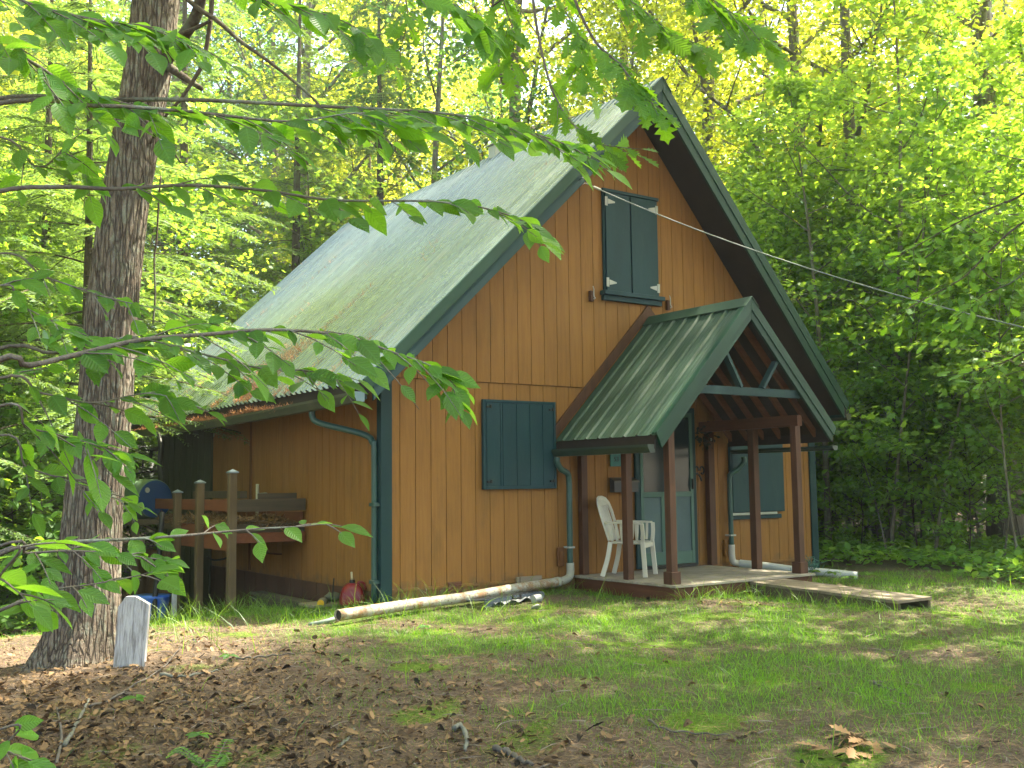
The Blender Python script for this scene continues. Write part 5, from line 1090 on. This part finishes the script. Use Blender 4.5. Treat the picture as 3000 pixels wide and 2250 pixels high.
meta(mb.build('wooden_plank', t_.m, None, .003), 'weathered white plank with clipped top corners leaning on the big trunk', 'plank')
# ramp walkway
rp = root('walkway_ramp', (4.2, -2.8, -.1), 'low grey board walkway reaching from the porch deck into the grass', 'ramp')
x0, x1 = 3.913, 4.475; ya, yb = -1.815, -3.81
mb = MB(); N_ = 14
for i in range(N_):
    y_ = ya+(yb-ya)*i/N_; y2 = ya+(yb-ya)*(i+1)/N_+.008; z_ = lambda q: .005+(-.060)*(ya-q)/(ya-yb); j = .006*math.sin(i*3.7)
    mb.add([(x0-.02+j, y2, z_(y2)-.03), (x1+.02+j, y2, z_(y2)-.03), (x1+.02+j, y_, z_(y_)-.03), (x0-.02+j, y_, z_(y_)-.03), (x0-.02+j, y2, z_(y2)), (x1+.02+j, y2, z_(y2)), (x1+.02+j, y_, z_(y_)), (x0-.02+j, y_, z_(y_))], [(0, 3, 2, 1), (4, 5, 6, 7), (0, 1, 5, 4), (1, 2, 6, 5), (2, 3, 7, 6), (3, 0, 4, 7)])
mb.build('ramp_boards', M_ramp, rp, .002)
for x in (x0, x1-.04): MB().prism([(x, ya, -.026), (x, yb+.02, -.088), (x, yb+.02, -.22), (x, ya, -.22)], (.04, 0, 0)).build('stringer', M_olive, rp)
# ------------------------------------------------------------------ white plastic armchair (built in its own axes, then placed)
def chair():
    P = []
    r = root('plastic_chair', (0, 0, 0), 'white high-backed plastic armchair standing on the porch beside the post', 'chair')
    def bar(pts, w_, t_, nm, par=r, up=(0, 1, 0)):
        C_ = spline(pts, 14); mb = MB(); V = []
        for i in range(14):
            T = nrm(C_[min(i+1, 13)]-C_[max(i-1, 0)]); a = nrm(np.cross(T, up)); b = nrm(np.cross(a, T)); V += [C_[i]-a*t_/2-b*w_/2, C_[i]+a*t_/2-b*w_/2, C_[i]+a*t_/2+b*w_/2, C_[i]-a*t_/2+b*w_/2]
        F_ = [(i*4+j, i*4+(j+1) % 4, (i+1)*4+(j+1) % 4, (i+1)*4+j) for i in range(13) for j in range(4)]+[(3, 2, 1, 0), (52, 53, 54, 55)]
        return mb.add(V, F_).build(nm, M_plastic, par, .004)
    # chair faces -y, x is width
    for sx in (-1, 1):
        bar([(sx*.25, -.24, .0), (sx*.235, -.225, .22), (sx*.225, -.21, .42)], .055, .03, 'leg')
        bar([(sx*.25, .30, .0), (sx*.225, .235, .22), (sx*.21, .20, .42)], .055, .03, 'leg')
        ar = bar([(sx*.235, .25, .66), (sx*.275, .10, .655), (sx*.285, -.08, .65), (sx*.265, -.20, .645)], .06, .022, 'armrest', r, (1, 0, 0))
        bar([(sx*.265, -.215, .64), (sx*.25, -.22, .53), (sx*.228, -.215, .42)], .045, .025, 'arm_front', ar)
        for i in range(6):
            y_ = .17-i*.062; bar([(sx*.27, y_, .64), (sx*.262, y_, .54), (sx*.225, y_, .43)], .032, .010, 'side_slat', ar)
    seat = MB(); g_ = 9
    V = [((i/(g_-1)-.5)*.44, (j/(g_-1)-.5)*.43-.005, .42-.018*(1-((i/(g_-1)-.5)*2)**2)*(1-((j/(g_-1)-.5)*2)**4)-.03*max(0, .12-j/(g_-1))*8) for j in range(g_) for i in range(g_)]
    V += [(a, b, c-.022) for a, b, c in V]; m = g_*g_
    F_ = [(j*g_+i, j*g_+i+1, (j+1)*g_+i+1, (j+1)*g_+i) for j in range(g_-1) for i in range(g_-1)]; F_ += [tuple(q+m for q in f_[::-1]) for f_ in F_]
    ed = [i for i in range(g_)]+[j*g_+g_-1 for j in range(1, g_)]+[(g_-1)*g_+i for i in range(g_-2, -1, -1)]+[j*g_ for j in range(g_-2, 0, -1)]
    F_ += [(ed[(q+1) % len(ed)], ed[q], ed[q]+m, ed[(q+1) % len(ed)]+m) for q in range(len(ed))]
    st_ = seat.add(V, F_).build('seat', M_plastic, r, smooth=True)
    MB().box((-.22, -.222, .345), (.22, -.205, .40)).build('seat_apron', M_plastic, st_, .006)
    def bk(x, z):  # back surface
        t = (z-.42)/.52; return np.array([x, .20+.16*t+.05*(1-(x/.25)**2)*.5, z])
    bkp = bar([bk(-.20, .44), bk(-.235, .60), bk(-.245, .78), bk(-.20, .90), bk(-.08, .945), bk(.08, .945), bk(.20, .90), bk(.245, .78), bk(.235, .60), bk(.20, .44)], .024, .065, 'backrest', r, (0, 1, 0))
    for i in range(7): x = -.15+.05*i; bar([bk(x*.9, .43), bk(x, .62), bk(x, .78), bk(x*1.0, .93-abs(x)*.12)], .012, .030, 'back_slat', bkp, (0, 1, 0))
    MB().prism([bk(-.19, .86), bk(.19, .86), bk(.15, .935), bk(-.15, .935)], (0, .012, 0)).build('back_crest', M_plastic, bkp, .006)
    return r
ch = chair(); ch.location = (3.20, -.52, .037); ch.rotation_euler = (0, 0, rad(33))
# ------------------------------------------------------------------ service cable
Pw = [plane(1718, 538, 1, -.62), plane(1760, 560, 1, -1.0)]
far = at(3060, 975, 9.0)
pts = [Pw[0]]+[Pw[0]+(far-Pw[0])*t-np.array([0, 0, .38*4*t*(1-t)*.35]) for t in (.08, .2, .35, .5, .65, .8, 1.)]
end = pts[-1]+(pts[-1]-pts[-2])*1.5
cb = root('overhead_cable', tuple(Pw[0]), 'thin grey service cable stretched from the gable fascia to the right', 'cable')
MB().tube(spline(pts+[end], 60), .0065, 8).build('cable', paint('cable_grey', (.17, .20, .19), .5, .1), cb, smooth=True)
MB().tube([pts[0]+(pts[1]-pts[0])*.30, pts[0]+(pts[1]-pts[0])*.55], .016, 10).build('cable_clamp', paint('clamp_pale', (.42, .40, .33), .5), cb)
MB().tube(spline([Pw[0]+np.array([-.12, .0, .02]), Pw[0]+np.array([-.09, -.04, .05]), Pw[0]+np.array([-.04, -.04, .0]), Pw[0]+np.array([-.08, -.04, -.03])], 14), .006, 6).build('cable_hook', M_black, cb)
# ------------------------------------------------------------------ sticks, roots and seedlings
M_st = paint('stick_grey', (.09, .08, .07), .85, .35, 10, bump=.5); M_li = paint('stick_lichen', (.13, .135, .115), .85, .4, 20, dirt=(.09, .08, .06), bump=.5)
def gs(pts, r, lab, nm='stick', m_=M_st, h=.02):
    Q = [];
    for u, v_ in pts: p = ground_at(u, v_); p[2] += h; Q.append(p)
    C_ = spline(Q, 18); C_[:, 2] += .006*np.sin(np.arange(18)*1.7)+(rs.rand(18)-.5)*r*.5; meta(MB().tube(C_, np.linspace(r, r*.45, 18)*(.8+.4*rs.rand(18)), 7).build(nm, m_, None, smooth=True), lab, 'stick' if nm == 'stick' else 'root')
gs([(188, 2195), (240, 2100), (262, 2055)], .014, 'lichen-spotted stick pointing up at the lower left', m_=M_li)
gs([(262, 2080), (330, 2055), (400, 2010), (470, 1970), (528, 1905)], .010, 'long thin stick running from the leaf litter towards the lawn')
gs([(470, 1985), (540, 1990), (600, 1978), (640, 1972)], .012, 'dark grey stick lying right of the white plank', m_=M_li)
gs([(690, 1938), (760, 1932), (860, 1922)], .011, 'straight grey stick near the three-leaf seedling')
gs([(165, 2250), (180, 2170), (172, 2110), (165, 2080)], .010, 'dark forked dead twig at the bottom left')
gs([(1900, 2120), (1960, 2150), (2060, 2160), (2140, 2165)], .007, 'thin dark twig on the bare soil right of the surfaced root')
gs([(2560, 2010), (2600, 2025), (2660, 2045)], .008, 'short dark stick in the lawn at the right')
gs([(1330, 2150), (1350, 2140), (1368, 2180), (1362, 2215)], .019, 'pale hooked root surfacing from the soil at bottom centre', 'tree_root', M_li, .03)
gs([(1450, 2205), (1490, 2215), (1520, 2235), (1560, 2250)], .020, 'thick curved root at the bottom edge', 'tree_root', M_st, .02)
gs([(990, 2195), (1020, 2170), (1040, 2140)], .012, 'small pale root curling left of the hooked root', 'tree_root', M_li, .01)
def seedling(u, v_, s, n_, lab, mat, tm, nm='seedling', cat='seedling'):
    p = ground_at(u, v_); r = root(nm, tuple(p), lab, cat); top = p+np.array([.01, 0, s*.8]); MB().tube(spline([p-np.array([0, 0, .01]), (p+top)/2+.01, top], 8), .0022, 5).build('stem', B_for, r)
    a = np.arange(n_)*2*pi/n_+rs.rand(); D = np.stack([np.cos(a), np.sin(a), -.1+.2*rs.rand(n_)], 1); leaf_obj('leaves', tm, np.tile(top, (n_, 1)), D, np.tile([0, -.3, 1.], (n_, 1))+rs.normal(0, .2, (n_, 3)), s*(.8+.3*rs.rand(n_)), mat, r)
for u, v_, s, n_, lab in [(665, 1950, .10, 4, 'three-leaved seedling on the bare soil beside the straight stick'), (395, 2085, .11, 3, 'broad two-leaf seedling in the leaf litter below the plank'), (575, 2190, .09, 5, 'slim pale seedling at the lower left'),
                          (1240, 1855, .08, 5, 'dark little seedling in the lawn below the cabin corner'), (2345, 1760, .10, 4, 'young seedling in the lawn left of the walkway end')]: seedling(u, v_, s, n_, lab, L_beech, T_BEECH)
for i, (u, v_, s, n_) in enumerate([(2440, 1700, .13, 7), (2490, 1712, .12, 8), (2540, 1705, .14, 7), (2385, 1690, .10, 6)]): seedling(u, v_, s, n_, ['yellow-green leafy weed hiding the open end of the right-hand white pipe', 'weed just right of the open end of the right-hand white pipe', 'outermost leafy weed past the end of the right-hand white pipe', 'small weed between the porch deck and the green cord tangle'][i], L_long, T_BEECH, 'weed', 'weed')
# ferny fronds bottom
def fern(u, v_, s, lab):
    p = ground_at(u, v_); r = root('fern', tuple(p), lab, 'fern'); LP, LD = [], []; mb = MB()
    for k in range(4):
        a = rs.rand()*6.28; d = np.array([cos(a), sin(a), .8]); C_ = spline([p, p+d*s*.4, p+d*s*.75+np.array([0, 0, -.05*s]), p+d*s-np.array([0, 0, .35*s])], 16); mb.tube(C_, .002, 4)
        for i in range(2, 16):
            T = nrm(C_[i]-C_[i-1]); sv = nrm(np.cross(T, (0, 0, 1)))
            for sd in (-1, 1): LP.append(C_[i]); LD.append(nrm(sv*sd+T*.35)*(1-i/20))
    mb.build('stem', B_for, r); ln = np.linalg.norm(LD, axis=1); leaf_obj('fronds', T_BEECH, np.array(LP), np.array(LD), np.tile([0, 0, 1.], (len(LP), 1)), s*.34*ln, L_dark, r)
fern(620, 2262, .22, 'fern frond poking up at the bottom edge left of centre'); fern(2960, 1700, .35, 'fern at the shaded wood edge on the right'); fern(2700, 1640, .35, 'fern under the saplings behind the walkway'); fern(2870, 1660, .30, 'small fern among the saplings at the far right')
# curled oak leaves in a heap
dl = root('dead_leaf_heap', tuple(ground_at(2500, 2190)), 'heap of large curled brown oak leaves on the lawn at lower right', 'dead leaves'); P0 = ground_at(2500, 2190); n = 22
P = P0+rs.normal(0, 1, (n, 3))*np.array([.11, .06, .01])+np.array([0, 0, .03]); leaf_obj('oak_leaves', T_OAK, P, rs.normal(0, 1, (n, 3))*np.array([1, 1, .12]), np.array([0, 0, 1.])+rs.normal(0, .35, (n, 3)), .10+.05*rs.rand(n), leafmat('tan_leaf', (.32, .20, .11), (.15, .07, .03), .5, .15, .3), dl)

# ------------------------------------------------------------------ haze
bpy.context.view_layer.update()
hz = MB().box((-90, -80, -9), (120, 130, 34)).build('haze', None); meta(hz, 'thin sunlit summer haze between the trees', 'haze', None, 'stuff')
t = NT('haze'); t.n.remove(t.b); pv = t.node('ShaderNodeVolumePrincipled'); pv.inputs['Color'].default_value = (.92, 1, .93, 1); pv.inputs['Density'].default_value = .0011; pv.inputs['Anisotropy'].default_value = .45
t.lk(pv.outputs[0], t.out.inputs['Volume']); hz.data.materials.append(t.m)
